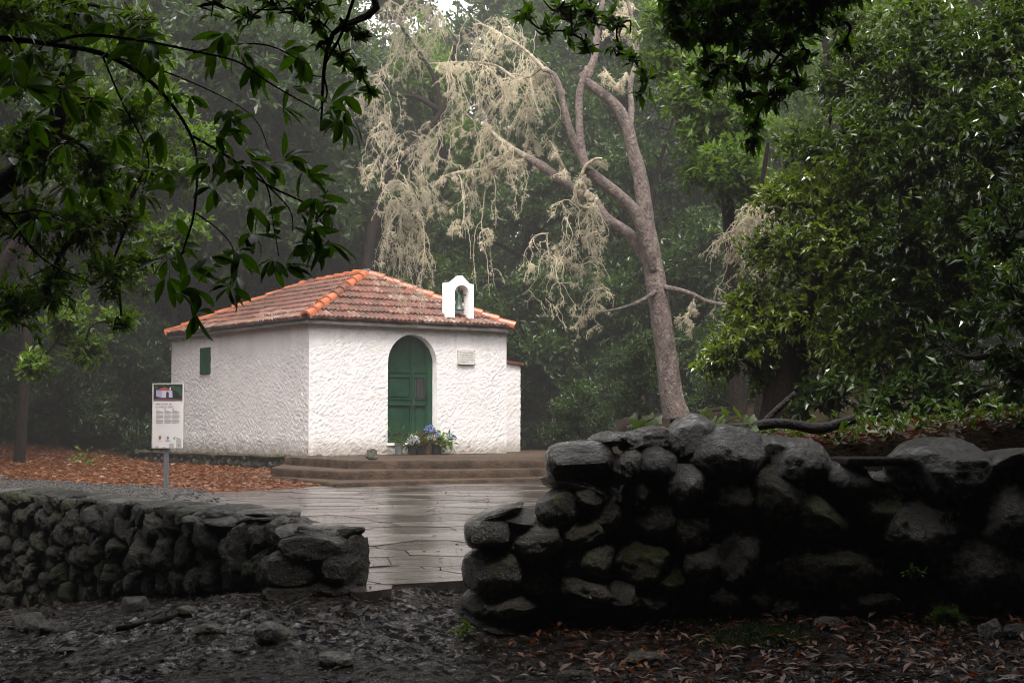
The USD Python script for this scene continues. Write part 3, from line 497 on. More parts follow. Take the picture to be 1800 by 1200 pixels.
# ------------------------------------------------------------------ left dry-stone wall
LW = thing('dry_stone_wall', 'low dry stone wall of many small mossy dark stones on the left', 'wall')
seg = np.r_[0, np.cumsum(np.linalg.norm(np.diff(WL, axis=0), axis=1))]; LT = seg[-1]
tops = np.array([P(-260, 858, 14.6)[2], P(0, 865, 12.5)[2], P(150, 880, 11.4)[2], P(310, 894, 10.1)[2], P(480, 915, 9.25)[2], P(560, 927, 9.02)[2], P(612, 934, 8.93)[2]])
def lw(s, dpt, z):               # along the wall, depth into it, height
    c = np.array([np.interp(s, seg, WL[:, 0]), np.interp(s, seg, WL[:, 1])]); c2 = np.array([np.interp(s + .1, seg, WL[:, 0]), np.interp(s + .1, seg, WL[:, 1])]); c1 = np.array([np.interp(s - .1, seg, WL[:, 0]), np.interp(s - .1, seg, WL[:, 1])])
    t = unit(c2 - c1); n = np.array([-t[1], t[0]]); q = c + n * dpt; return np.array([q[0], q[1], z]), t, n
g = np.random.default_rng(41); pts = []; s = 0.05
zlo = lambda s: Hs(*(lw(s, -.05, 0)[0][:2])) - .10
ztop = lambda s: float(np.interp(s, seg, tops))
while s < LT:
    w = np.interp(s, [0, LT * .45, LT * .75, LT], [.15, .17, .23, .30]); z = zlo(s) + .04
    while z < ztop(s) + w * .4: pts.append((s + g.uniform(-.35, .35) * w, z + g.uniform(-.25, .25) * w)); z += w * g.uniform(.62, .95)
    s += w * .95
face = Polygon([(s, zlo(s)) for s in np.linspace(0, LT, 40)] + [(s, ztop(s) + .02 * math.sin(s * 9)) for s in np.linspace(LT, 0, 40)])
nst = 0
for cell in voronoi_diagram(MultiPoint(pts)).geoms:
    c = cell.intersection(face)
    if c.geom_type != 'Polygon' or c.area < .004: continue
    c = c.convex_hull; cc = np.array(c.centroid.coords[0]); ext = np.array(c.exterior.coords)[:-1]; e = np.roll(ext, -1, 0) - ext; nrm = unit(np.stack([e[:, 1], -e[:, 0]], 1)); h = ((ext - cc) * nrm).sum(1); nrm[h < 0] *= -1; h = np.abs(h)
    d, ff = ICO[3 if cc[0] > LT * .3 else 2]; q = np.hypot(d[:, 0], d[:, 2]); dirp = d[:, [0, 2]] / np.maximum(q, 1e-6)[:, None]
    dot = dirp @ nrm.T; R = np.where(dot > 1e-3, h[None] / np.maximum(dot, 1e-3), 9).min(1) * .98; rr_ = R * q ** .62
    dep = min(.20, .55 * math.sqrt(c.area)) * g.uniform(.8, 1.25); sd_ = int(g.integers(1e6))
    nz = 1 + .44 * (meshkit.fbm(d * 2.1 + sd_ * .01, 4, sd_ % 97) - .5) + .13 * (meshkit.noise(d * 6 + sd_) - .5) + .08 * (meshkit.noise(d * 13 + sd_) - .5); base, t, n = lw(cc[0], .13 + g.normal(0, .03), cc[1])
    loc = np.stack([dirp[:, 0] * rr_ * nz, d[:, 1] * dep * nz * np.where(d[:, 1] > 0, 1.2, 1), dirp[:, 1] * rr_ * nz], 1); k = g.normal(0, .25); loc[:, 1] += loc[:, 2] * k * .5 + loc[:, 0] * g.normal(0, .15)
    w = base + np.outer(loc[:, 0], [t[0], t[1], 0]) + np.outer(loc[:, 1], [n[0], n[1], 0]) + np.outer(loc[:, 2], [0, 0, 1])
    mm = 'wall_stone_moss' if g.random() < (.75 if cc[0] < LT * .55 else .4) else 'wall_stone'
    part('stone', (w, ff[:, ::1]), mm, LW, True); nst += 1
core = []
ss = np.linspace(0, LT - .45, 30); rows = []
for s in ss: rows.append([lw(s, .16, zlo(s) - .2)[0], lw(s, .16, ztop(s) - .05)[0], lw(s, .48, ztop(s) - .05)[0], lw(s, .48, zlo(s) - .2)[0]])
v = np.array(rows).reshape(-1, 3); ff = quads(len(ss), 4, True); n = len(v); ff = np.vstack([ff, [[n - 4, n - 3, n - 2], [n - 4, n - 2, n - 1]]]); part('core', (v, ff), 'earth_core', LW)
# coping stones along the top, a long wet slab at the end
s = .1
while s < LT - 1.05:
    w = g.uniform(.22, .42); b, t, n = lw(s + w / 2, .34, ztop(s) - .03); part('coping_stone', boulder(b, (w * .56, g.uniform(.18, .23), g.uniform(.035, .06)), int(g.integers(1e6)), 3, .7, 5, .15, math.atan2(t[1], t[0]), g.normal(0, .05)), ('basalt_shiny', 'wall_stone', 'wall_stone_moss')[int(g.integers(3))], LW, True); s += w * .92
for (px, py, w, h, Y) in ((545, 934, 130, 22, 9.2), (425, 917, 110, 20, 9.9), (372, 913, 70, 18, 10.1)):
    b = P(px, py, Y); part('coping_stone', boulder(b, (w * Y / F * .52, .20, h * Y / F * .6), px, 4, .5, 5, .10, -.5 if px < 500 else -.25), 'basalt_moss' if px == 372 else 'basalt_shiny', LW, True, 'long flat wet slab at the end of the low wall' if px == 552 else None)
for (px, py, w, h, Y) in ((555, 962, 116, 42, 9.06), (600, 1000, 58, 54, 9.02), (588, 1036, 70, 34, 9.02), (520, 1000, 96, 66, 9.1), (520, 1042, 100, 34, 9.05)):
    b = P(px, py, Y); part('stone', boulder(b, (w * Y / F * .53, .20, h * Y / F * .55), px + 7, 4, .6, 4, .10, -.08), 'wall_stone', LW, True)

# ------------------------------------------------------------------ right dry-stone wall of large boulders
RW = thing('dry_stone_wall', 'tall dry stone wall of large dark wet boulders on the right', 'wall')
big = [(1019, 812, 112, 70, 2), (871, 901, 88, 18, 1), (857, 935, 76, 54, 2), (870, 998, 106, 66, 2), (862, 1052, 82, 46, 0), (917, 1060, 78, 34, 0), (867, 1097, 80, 38, 1), (924, 909, 76, 24, 1), (932, 946, 84, 62, 0), (992, 889, 74, 62, 0), (1004, 856, 80, 20, 0), (1050, 870, 50, 36, 0),
       (1011, 935, 78, 44, 0), (1070, 900, 68, 58, 0), (1080, 825, 40, 48, 1), (1137, 774, 84, 42, 1), (1068, 772, 48, 24, 3), (1110, 817, 42, 50, 0), (1146, 816, 72, 58, 1), (1217, 778, 84, 84, 1), (1195, 852, 76, 66, 1), (1120, 868, 50, 52, 0), (1277, 797, 122, 84, 3), (1145, 912, 62, 58, 0),
       (1213, 928, 66, 66, 0), (1010, 985, 66, 56, 0), (1058, 980, 50, 66, 0), (1125, 985, 92, 78, 0), (960, 1018, 64, 46, 0), (1020, 1034, 70, 50, 0), (1192, 1010, 66, 50, 0), (1268, 880, 66, 84, 0), (1303, 980, 66, 88, 0), (1345, 870, 92, 98, 0), (1407, 824, 94, 92, 1), (1358, 796, 78, 54, 1),
       (1437, 905, 106, 64, 0), (1482, 846, 82, 60, 1), (1527, 810, 108, 14, 4), (1535, 892, 86, 78, 0), (1650, 826, 146, 100, 3), (1757, 806, 95, 26, 1), (1598, 927, 134, 86, 3), (1750, 905, 112, 118, 3), (1790, 846, 66, 56, 0), (1450, 992, 186, 80, 0), (1682, 992, 130, 106, 3), (1778, 1004, 70, 80, 0),
       (1447, 1054, 46, 46, 1), (1390, 1060, 68, 40, 0), (1510, 1052, 82, 42, 0), (1342, 1048, 44, 34, 0), (1572, 1010, 66, 88, 0), (1240, 985, 60, 60, 0), (1250, 1045, 70, 46, 0), (1150, 1050, 74, 44, 0), (1085, 1045, 60, 50, 0), (1620, 1055, 70, 40, 0), (1715, 1060, 80, 44, 0),
       (1860, 930, 110, 100, 1), (1850, 830, 120, 90, 1), (1865, 1030, 120, 90, 0), (1975, 980, 120, 110, 0), (1970, 860, 130, 100, 1)]
for i, (px, py, w, h, k) in enumerate(big):
    Y = 8.72 + .05 * math.sin(i * 2.1) - .10 * (k == 3) + (.12 if py < 800 else 0) + (.0 if px > 960 else .02); b = P(px, py, Y); s = Y / F
    m = ('basalt', 'basalt_shiny', 'basalt', 'basalt_shiny', 'dark_bark')[k]
    if k == 0 and py > 860 and i % 3 == 0: m = 'basalt_moss'
    if k == 2: st = boulder(b, (w * s * .5, .30, h * s * .5), 900 + i, 4, .34, 2, .05, .05 * math.sin(i), .02)
    elif k == 4: st = rbox(b + [-w * s / 2, -.25, -h * s / 2], b + [w * s / 2, .2, h * s / 2], .01)
    else: st = boulder(b, (w * s * .575, .23 + .12 * min(1, w / 100), h * s * .575), 700 + i, 4, .84, 4, .13, .3 * math.sin(i * 3.3), .35 * math.sin(i * 1.7) * (w < 110))
    part('stone', st, m, RW, True)
g = np.random.default_rng(51)
for px in range(845, 2050, 38):
    for py in range(838 if px > 990 else 935, 1090, 34):
        Y = 9.0 + g.uniform(0, .08); b = P(px + g.uniform(-14, 14), py + g.uniform(-10, 10), Y); part('filler_stone', boulder(b, (.075 * g.uniform(.8, 1.3), .10, .062 * g.uniform(.8, 1.3)), int(g.integers(1e6)), 2, .75, 4, .15), 'basalt', RW, True)
c0, c1, zt_ = P(850, 930, 9.08), P(985, 930, 9.08), P(850, 925, 9.08)[2]
part('core', cat_([rbox((c0[0], 9.08, -.5), (c1[0], 9.5, zt_), .02), rbox((c1[0], 9.08, -.5), (4.6, 9.7, P(1000, 805, 9.08)[2]), .02)]), 'earth_core', RW)

# ------------------------------------------------------------------ information sign
sb = Pz(291.5, 866, .035); SG = thing('information_sign', 'white information board with chapel picture on a grey post', 'sign', sb, math.radians(-6))
sc = sb[1] / F; pw, z0, z1 = 54.5 * sc, 78 * sc, 190.5 * sc; xo = .03
part('post', rbox((-.032, -.02, -.05), (.032, .02, z1 - .05), .006), 'post_grey', SG); part('base_plate', rbox((-.20, -.10, -.02), (.22, .10, .012), .004), 'iron', SG)
BD = part('panel', rbox((xo - pw / 2, -.05, z0), (xo + pw / 2, -.022, z1), .004), 'sign_white', SG)
part('panel_edge', cat_([rbox((xo - pw / 2 - .008, -.053, z0), (xo - pw / 2, -.02, z1 + .008), .002), rbox((xo - pw / 2, -.053, z1), (xo + pw / 2, -.02, z1 + .008), .002)]), 'sign_edge', BD)
def flat(name, poly, m, lay=1):   # poly in panel fractions: u right, w down, both of the panel's width
    q = [(xo - pw / 2 + u * pw, z1 - w * pw) for u, w in poly]; e = extrude(Polygon(q), 0, .0006); part(name, (np.stack([e[0][:, 0], -.0500 - .0007 * lay + .0006 - e[0][:, 2], e[0][:, 1]], 1), e[1][:, ::-1]), m, BD)
R_ = lambda a, b, c, d: [(a, b), (c, b), (c, d), (a, d)]
flat('printed_picture', R_(.02, .02, .98, .55), 'print_dark', 1)
for k, (a, b, c, d) in enumerate([(.55, .04, .75, .2), (.7, .08, .95, .3), (.03, .05, .16, .2), (.86, .25, .97, .42), (.25, .03, .4, .09)]): flat('printed_foliage', [(a, (b + d) / 2), ((a + c) / 2, b), (c, b + .05), (c - .03, d), ((a + c) / 2, d - .03)], 'print_green', 2)
flat('printed_ground', [(.02, .55), (.02, .48), (.3, .44), (.98, .5), (.98, .55)], 'print_ground', 2); flat('printed_wall', [(.1, .2), (.3, .21), (.3, .44), (.11, .40)], 'print_shade', 3); flat('printed_wall', [(.3, .21), (.64, .22), (.65, .43), (.3, .44)], 'print_white', 3)
flat('printed_roof', [(.09, .2), (.40, .10), (.66, .22), (.3, .21)], 'print_red', 4); flat('printed_door', [(.44, .43), (.44, .28), (.48, .24), (.53, .28), (.53, .43)], 'print_door', 4); flat('printed_belfry', [(.55, .2), (.55, .12), (.575, .1), (.6, .12), (.6, .21)], 'print_white', 5)
def txt(s, u, w, h, m, width=None, bold=True):
    t = meshkit.text_mesh(s, h, .0006, bold); v = np.array(t.vertices); v[:, 0] -= v[:, 0].min()
    if width: v[:, 0] *= width / v[:, 0].max()
    part('lettering', (np.stack([xo - pw / 2 + u * pw + v[:, 0], -.0500 - .0007 + .0006 - v[:, 2], z1 - w * pw + v[:, 1]], 1), np.array(t.faces)[:, ::-1]), m, BD)
txt('ERMITA DE NTRA. SRA.', .10, .675, .05 * pw, 'title', .54 * pw); txt('DE LOURDES (EL CEDRO)', .10, .765, .05 * pw, 'title', .58 * pw)
for k, (u, m) in enumerate(((.11, 'accent'), (.39, 'crest_red'), (.65, 'ink'))):
    flat('column_mark', R_(u, .80, u + .045, .835), m, 1)
    w = .865; g = np.random.default_rng(60 + k)
    for r in range(17):
        if r in (5, 11): w += .02
        ln = .24 if r not in (0, 4, 10, 16) else g.uniform(.12, .2); flat('text_line', R_(u, w, u + ln, w + .011), 'ink_grey' if r else 'ink', 1); w += .0225
flat('crest', [(.21, 1.68), (.29, 1.68), (.29, 1.76), (.25, 1.80), (.21, 1.76)], 'crest_red', 1); flat('crest', R_(.20, 1.655, .30, 1.68), 'crest_gold', 1); flat('crest', R_(.235, 1.70, .265, 1.76), 'ink', 2); flat('text_line', R_(.18, 1.83, .33, 1.842), 'ink_grey')
flat('crest', [(.48, 1.70), (.55, 1.70), (.55, 1.75), (.515, 1.79), (.48, 1.75)], 'crest_blue', 1); flat('crest', R_(.495, 1.66, .535, 1.69), 'crest_gold', 1); flat('text_line', R_(.45, 1.805, .59, 1.82), 'ink_grey'); flat('text_line', R_(.43, 1.835, .60, 1.85), 'ink')
flat('crest', [(.68, 1.74), (.73, 1.70), (.77, 1.70), (.77, 1.72), (.73, 1.74), (.77, 1.77), (.75, 1.78), (.70, 1.77)], 'crest_green', 1); flat('text_line', R_(.78, 1.735, .90, 1.755), 'ink_grey')
def tomb(u0, u1, w0): return [(u0, 2.06), (u0, w0 + .04), (u0 + .04, w0), (u1 - .04, w0), (u1, w0 + .04), (u1, 2.06)]
for u0, u1, w0 in ((.08, .22, 1.98), (.30, .47, 2.01), (.55, .72, 1.90), (.79, .96, 1.75)): flat('grey_tab', tomb(u0, u1, w0), 'tone', 1)
flat('crest', R_(.85, 1.94, .91, 2.0), 'ink_grey', 2)

# ------------------------------------------------------------------ flower pots by the door
FZ = ZP
def pot_mesh(r0, r1, h, ribs=0):
    zz = np.linspace(0, h, 13 if ribs else 4); r = np.interp(zz, [0, h], [r0, r1]) + (.004 * np.sin(zz / h * math.pi * 2 * ribs) if ribs else 0); r[-1] += .006 if not ribs else 0
    prof = np.vstack([[0, 0], np.c_[r, zz], [r[-1] - .012, h], [r[-1] - .014, h - .03], [0, h - .03]]); th = np.linspace(0, 2 * math.pi, 16, endpoint=False)
    v = np.stack([np.stack([q * np.cos(th), q * np.sin(th), np.full(16, z)], 1) for q, z in prof]).reshape(-1, 3); return v, quads(len(prof), 16, True)[:, ::-1]
def flower_head(c, r, g, n=90):
    d = rand_dir(g, n); d[:, 2] = np.abs(d[:, 2]) * 1.1 - .25; p = np.asarray(c) + unit(d) * r * g.uniform(.75, 1, (n, 1)); return leaves(p, unit(d) + g.normal(0, .6, (n, 3)), r * .5, r * .42, g, 1)
pots = [(701, 'tin', 'pot_tin', .075, .085, .23, 4, 'ribbed tin can with green and dry reddish sprigs, leftmost of the row of pots', ['leaf_bright', 'leaf_dead'], []),
        (722, 'black', 'pot', .075, .095, .16, 0, 'small pot hidden under a round white flower head, second from the left', ['leaf_mid'], [('petal_white', (-.03, -.08, .27), .105), ('petal_white', (.02, -.02, .22), .08)]),
        (737, 'black', 'pot', .09, .105, .20, 0, 'squat black pot with drooping dry brown leaves, in the middle of the pots', ['leaf_dead', 'leaf_mid'], []),
        (750, 'brown', 'pot', .07, .085, .21, 0, 'brown pot with a blue hydrangea and tall orange dry leaves', ['leaf_orange', 'leaf_mid'], [('petal_blue', (.02, -.04, .47), .10), ('petal_white', (.02, -.1, .30), .075), ('petal_blue', (.14, -.05, .36), .075)]),
        (769, 'black', 'pot', .075, .09, .19, 0, 'black pot with large green leaves and one blue hydrangea leaning right', ['leaf_bright', 'leaf_mid'], [('petal_blue', (.30, -.05, .30), .085)]),
        (761, 'black', 'pot', .055, .07, .15, 0, 'smallest black pot, tucked between the two hydrangeas', ['leaf_mid'], [])]
for i, (px, pc, nm, r0, r1, h, ribs, lab, lm, fl_) in enumerate(pots):
    x = front(px, 800, -.22)[0]; y = -.22 - .05 * (i % 2); loc = C0 + ux * x + wx * y; loc[2] = FZ + .005
    t = thing('flower_pot', lab, 'flower pot', loc, ANG, 'flower pots by the chapel door'); g = np.random.default_rng(80 + i)
    part('pot', pot_mesh(r0, r1, h, ribs), {'tin': 'tin', 'black': 'pot_black', 'brown': 'pot_brown'}[pc], t, 40)
    for j, m_ in enumerate(lm):
        n = [70, 70][j] if i != 5 else 40; o = np.array([0, 0, h - .02]); d = unit(g.normal(size=(n, 3)) * [1, 1, .5] + [0, 0, .8]); up = (.34 if i == 0 else .25) * g.random(n) * (1.35 if m_ == 'leaf_orange' else 1); p = o + d * up[:, None] * [1.0, .8, 1.1]
        if i == 4: p[:, 0] += up * .8
        dl = unit(d + g.normal(0, .6, (n, 3)) + [0, 0, -.25]); mm = leaves(p, dl, g.uniform(.07, .13, n) * (1.3 if i == 4 else 1), g.uniform(.03, .06, n) * (1.4 if i == 4 else .5 if i == 0 else 1), g, 2); part('foliage', mm, m_, t)
        st = [tube(np.array([o, (o + q) / 2 + g.normal(0, .01, 3), q]), .003, 4) for q in p[:14]]; part('stem', cat_(st), m_, t)
    for m_, c, r in fl_:
        part('flower_head', flower_head(c, r, g), m_, t); part('stem', tube(catmull([[0, 0, h - .02], [c[0] * .5, c[1] * .6, (h + c[2]) / 2], c]), .004, 5), 'leaf_mid', t)
b = Pz(653, 807, ZP); obj('stone', boulder(b + [0, .1, .085], (.10, .08, .10), 15, 3, .6, 11, .3), 'basalt', smooth=True, label='small dark upright stone on the top step left of the flower pots', cat='stone')
b = Pz(872, 806, ZP)
# ------------------------------------------------------------------ forest
def skeleton(g, h, cr, base, tr, lean=.04, nl=12):
    """Trunk, limbs and the blobs of foliage they carry."""
    tp = np.array([[0, 0, -.3], [g.normal(0, lean) * h * .3, g.normal(0, lean) * h * .3, h * .35], [g.normal(0, lean) * h, g.normal(0, lean) * h, h * .68], [g.normal(0, lean) * h, g.normal(0, lean) * h, h * .93]])
    tp = catmull(tp, 6); wood = [tube(tp, [tr * 1.25, tr, tr * .75, tr * .25], 10, .12, int(g.integers(99)))]; limbs, blobs = [], []
    for k in range(nl):
        q = (k + g.uniform(.2, .8)) / nl; z = base + (h * .92 - base) * q; i = int(np.argmin(abs(tp[:, 2] - z))); a = k * 2.4 + g.normal(0, .4); w = cr * (1.0 - .55 * q ** 2) * g.uniform(.6, 1.1)
        o = tp[i]; e = o + [math.cos(a) * w, math.sin(a) * w, g.uniform(.1, .5) * w - .12 * w]; m = (o + e) / 2 + [0, 0, .1 * w]
        limbs.append(tube(catmull([o, m, e], 4), [tr * .42, tr * .1], 5)); r = cr * g.uniform(.26, .40); blobs.append((e, (r, r, r * .8))); blobs.append((m + g.normal(0, .15 * cr, 3), (r * .9, r * .9, r * .65)))
    blobs.append((tp[-1], (cr * .4, cr * .4, cr * .38)))
    return wood, limbs, blobs
KIND = {}
def proto(key, name, seed, h, cr, base, tr, leafm, per, L, Wd, nl=12, bark='dark_bark', lean=.04):
    g = np.random.default_rng(seed); wood, limbs, blobs = skeleton(g, h, cr, base, tr, lean, nl); KIND[key] = (name, wood, limbs, blobs, leafm, bark, per, L, Wd, seed, [None])
def plant_tree(key, loc, rz, scale, label, group=None, cat='tree'):
    name, wood, limbs, blobs, leafm, bark, per, L, Wd, seed, first = KIND[key]
    t = thing(name, label, cat, loc, rz, group, scale)
    if first[0] is None:
        C = '/World/' + name + '_kind_' + {'a': 'dense', 'b': 'light', 'c': 'tall', 'd': 'bushy', 'e': 'canopy', 'f': 'thin'}[key]; stage.CreateClassPrim(C); first[0] = C
        part('trunk', cat_(wood), bark, C, True); part('limbs', cat_(limbs), bark, C, True); part('crown', blob_foliage(blobs, per, 7, L, Wd, np.random.default_rng(seed + 1), 1, .75, .3), leafm, C)
    p = stage.GetPrimAtPath(t); p.GetReferences().AddInternalReference(first[0]); p.SetInstanceable(True); return t
proto('a', 'laurel_tree', 101, 13.0, 3.0, 1.0, .20, 'leaf_forest', 17, .19, .075, 16)
proto('b', 'laurel_tree', 102, 12.5, 2.6, 2.2, .17, 'leaf_light', 17, .18, .075, 14)
proto('c', 'laurel_tree', 103, 15.0, 3.1, 5.0, .19, 'leaf_forest', 16, .19, .08, 13, lean=.05)
proto('d', 'laurel_bush', 104, 4.2, 1.9, .2, .08, 'leaf_forest', 26, .15, .06, 13)
proto('e', 'canopy_tree', 105, 10.5, 4.2, 4.6, .22, 'leaf_forest', 17, .26, .12, 18)
proto('f', 'slender_tree', 106, 9.0, 1.5, 5.2, .10, 'leaf_forest', 14, .18, .075, 8, lean=.06)
def put(key, x, y, s, label, group=None, cat='tree', sink=.1):
    return plant_tree(key, (x, y, Hs(x, y) - sink), rng.uniform(0, 6.28), s, label, group, cat)
for x, y, k, s, lab in [
    (-11.6, 47.5, 'a', 1.0, 'dark laurel tree in the far left forest beyond the orange leaves, beside the frame edge'), (-13.4, 40.5, 'a', 1.05, 'dark tall laurel tree on the left behind the nearest hanging leaves'),
    (-7.6, 42, 'a', 1.0, 'dense laurel tree rising behind the left end of the chapel roof'), (-4.9, 41, 'a', .92, 'dense grey green laurel tree right behind the chapel ridge'), (-2.3, 42.5, 'b', .95, 'pale green laurel tree behind the roof between ridge and bell gable'),
    (.4, 40, 'a', .85, 'dark laurel tree behind the bell gable'), (2.9, 41, 'a', .95, 'dark laurel tree right of the chapel annex behind the lichen drapes'), (5.6, 38.5, 'a', .95, 'dark laurel tree behind the leaning trunk with lichen'), (8.6, 36, 'b', 1.0, 'sunlit light green laurel tree between the leaning trunk and the right hand bushes'),
    (11.5, 33, 'a', 1.1, 'dark laurel tree behind the bushes on the right'), (6.0, 29.5, 'b', .72, 'light green laurel tree right behind the leaning trunk at mid height'), (-10.4, 45, 'b', 1.15, 'tall pale laurel tree in the haze above the left roof slope'), (-6.3, 48, 'c', 1.08, 'tall hazy laurel tree left of the sky gap'),
    (-3.0, 50, 'b', .98, 'hazy pale laurel tree directly below the sky gap at the top'), (2.0, 49, 'c', 1.0, 'tall hazy laurel tree right of the sky gap at the top'), (5.6, 47, 'a', 1.2, 'tall dark laurel tree behind the forked limbs'), (10, 46, 'a', 1.25, 'tall dark laurel tree far behind on the right'), (14.5, 42, 'a', 1.25, 'tall dark laurel tree at the far right edge'),
    (-15.5, 44, 'a', 1.25, 'tall dark laurel tree at the far left edge'), (9.2, 25, 'b', .8, 'light green laurel tree above the sunlit bush on the right')]:
    put(k, x, y, s, lab)
for x, y, s, lab in [(2.6, 36.5, 1.0, 'dark leafy bush right of the annex wall'), (4.3, 35, 1.05, 'dark leafy bush between annex and leaning trunk'), (5.6, 32, .95, 'dark leafy bush just behind the leaning trunk base'), (7.4, 31, 1.1, 'dark leafy bush right of the leaning trunk'), (.9, 37.5, 1.1, 'glossy leafy bush behind the annex roof'),
                     (-1.6, 38.3, 1.05, 'grey green bush behind the roof below the bell gable'), (-10.2, 46.5, 1.0, 'dim bush under the trees left of the chapel'), (-12.8, 46.5, 1.1, 'dim bush at the back of the orange leaf ground'), (-9.0, 42.8, 1.0, 'dim bush behind the back corner of the chapel'), (2.1, 25.2, .34, 'low dark bush left of the leaning trunk foot'), (3.7, 25.6, .40, 'low dark bush right of the leaning trunk foot'), (4.9, 25.0, .42, 'low dark bush behind the lobed vine leaves'), (6.1, 24.2, .45, 'low dark bush below the light green tree'), (1.2, 27.5, .40, 'low dark bush between annex and leaning trunk foot'), (5.2, 27.8, .6, 'dark leafy bush further behind the leaning trunk'), (9.3, 28.5, 1.1, 'dark bush under the light green tree on the right'), (-12.2, 35.4, .95, 'leafy bush at the back of the orange leaves, third from the chapel'), (-10.7, 36.8, 1.0, 'leafy bush at the back of the orange leaves, second from the chapel'), (-9.3, 37.2, .85, 'leafy bush close to the left end of the chapel'), (-13.6, 34, 1.1, 'leafy bush at the left frame edge under the trees'), (-15.2, 44.5, 1.1, 'dim bush at the left frame edge behind the orange leaves')]:
    put('d', x, y, s, lab, cat='bush')
for x, y, s, lab in [(-9.45, 29.5, .95, 'dark trunk near the left frame edge rising from the orange leaves'), (-8.35, 38.6, .8, 'slender dark trunk touching the left end of the chapel'), (-11.3, 41.5, .8, 'slender mossy trunk in the left forest right of the leaf cluster'), (-10.4, 43.2, .8, 'thin dark trunk halfway between sign and frame edge'), (-9.0, 38.6, 1.0, 'thin tree in the gap left of the sign'), (3.05, 35.5, .9, 'slender trunk with broken stub between annex and leaning tree'), (1.9, 38.5, 1.1, 'thin trunk right behind the annex')]:
    put('f', x, y, s, lab)
for x, y, s, lab in [(-12.2, 30.3, 1.05, 'tall dark tree just beyond the left edge, its crown above the orange leaf ground'), (-9.3, 38.5, 1.1, 'wide dark trunk just left of the back corner of the chapel'), (-12.6, 37.5, 1.25, 'tall dark tree deep in the left forest'), (-13.5, 28, 1.3, 'tall dark tree beyond the left frame edge'), (-10.6, 40, 1.3, 'tall dark tree between the left edge trunk and the chapel'), (-15, 34, 1.3, 'tall dark tree farthest left behind the orange leaves')]:
    put('e', x, y, s, lab)
# far forest: one mass
FI = UsdGeom.PointInstancer.Define(stage, '/World/far_forest'); tag(FI.GetPrim(), 'hazy far forest closing the view behind the chapel, with unseen rows added around the viewpoint to block light', 'forest', None, 'stuff')
g = np.random.default_rng(9); pk = []
for key in 'ab':
    name, wood, limbs, blobs, leafm, bark, per, L, Wd, seed, first = KIND[key]
    q = UsdGeom.Xform.Define(stage, f'/World/far_forest/tree_{ {"a": "dark", "b": "pale"}[key] }'); part('tree_trunk', cat_(wood), bark, str(q.GetPath()), True); part('tree_crown', blob_foliage(blobs, per * .8, 7, L * 1.1, Wd * 1.15, np.random.default_rng(seed + 7), 1, .8, .3), leafm, str(q.GetPath())); pk.append(q.GetPath())
FI.CreatePrototypesRel().SetTargets(pk); pos, idx, scl, ori = [], [], [], []
for y in (55, 60, 66, 73, 82):
    for x in np.arange(-42, 43, 3.4):
        xx = x + g.uniform(-1, 1); yy = y + g.uniform(-2, 2); a = g.uniform(0, 3.1)
        dip = .82 if abs(xx + .075 * yy) < .035 * yy + 1.0 else 1.0
        pos.append((xx, yy, Hs(xx, yy) - .2)); idx.append(int(g.random() < .4)); scl.append((g.uniform(1.1, 1.45) * dip,) * 3); ori.append(Gf.Quath(math.cos(a), 0, 0, math.sin(a)))
for x, y in [(s * r, yy) for s in (-1, 1) for yy in range(-6, 54, 4) for r in (19, 24)] + [(-17, 22), (-15, 16), (-16, 28), (-13, 9), (-14, 2)]:
    xx, yy = x + g.uniform(-1.2, 1.2), y + g.uniform(-1, 1); a = g.uniform(0, 3.1); pos.append((xx, yy, Hs(xx, yy) - .2)); idx.append(0); scl.append((g.uniform(.9, 1.2),) * 3); ori.append(Gf.Quath(math.cos(a), 0, 0, math.sin(a)))
for y in (-19, -24, -30):  # unseen rows added behind the viewpoint to darken the wall faces
    for x in np.arange(-30, 31, 2.7): 
        xx, yy = x + g.uniform(-.8, .8), y + g.uniform(-1.5, 1.5); pos.append((xx, yy, Hs(xx, yy) - .3)); idx.append(0); scl.append((g.uniform(.8, 1.2),) * 3); a = g.uniform(0, 3.1); ori.append(Gf.Quath(math.cos(a), 0, 0, math.sin(a)))
for s_ in (-1, 1):  # unseen side rows, added to close off low light around the viewpoint
    for y in np.arange(-13, 8, 2.6):
        for x in (12.5, 15.5): xx, yy = s_ * x + g.uniform(-.8, .8), y + g.uniform(-1, 1); pos.append((xx, yy, Hs(xx, yy) - .3)); idx.append(0); scl.append((g.uniform(.75, 1.1),) * 3); a = g.uniform(0, 3.1); ori.append(Gf.Quath(math.cos(a), 0, 0, math.sin(a)))
FI.CreatePositionsAttr(Vt.Vec3fArray([Gf.Vec3f(*map(float, p)) for p in pos])); FI.CreateProtoIndicesAttr(Vt.IntArray(idx)); FI.CreateScalesAttr(Vt.Vec3fArray([Gf.Vec3f(*map(float, p)) for p in scl])); FI.CreateOrientationsAttr(Vt.QuathArray(ori))
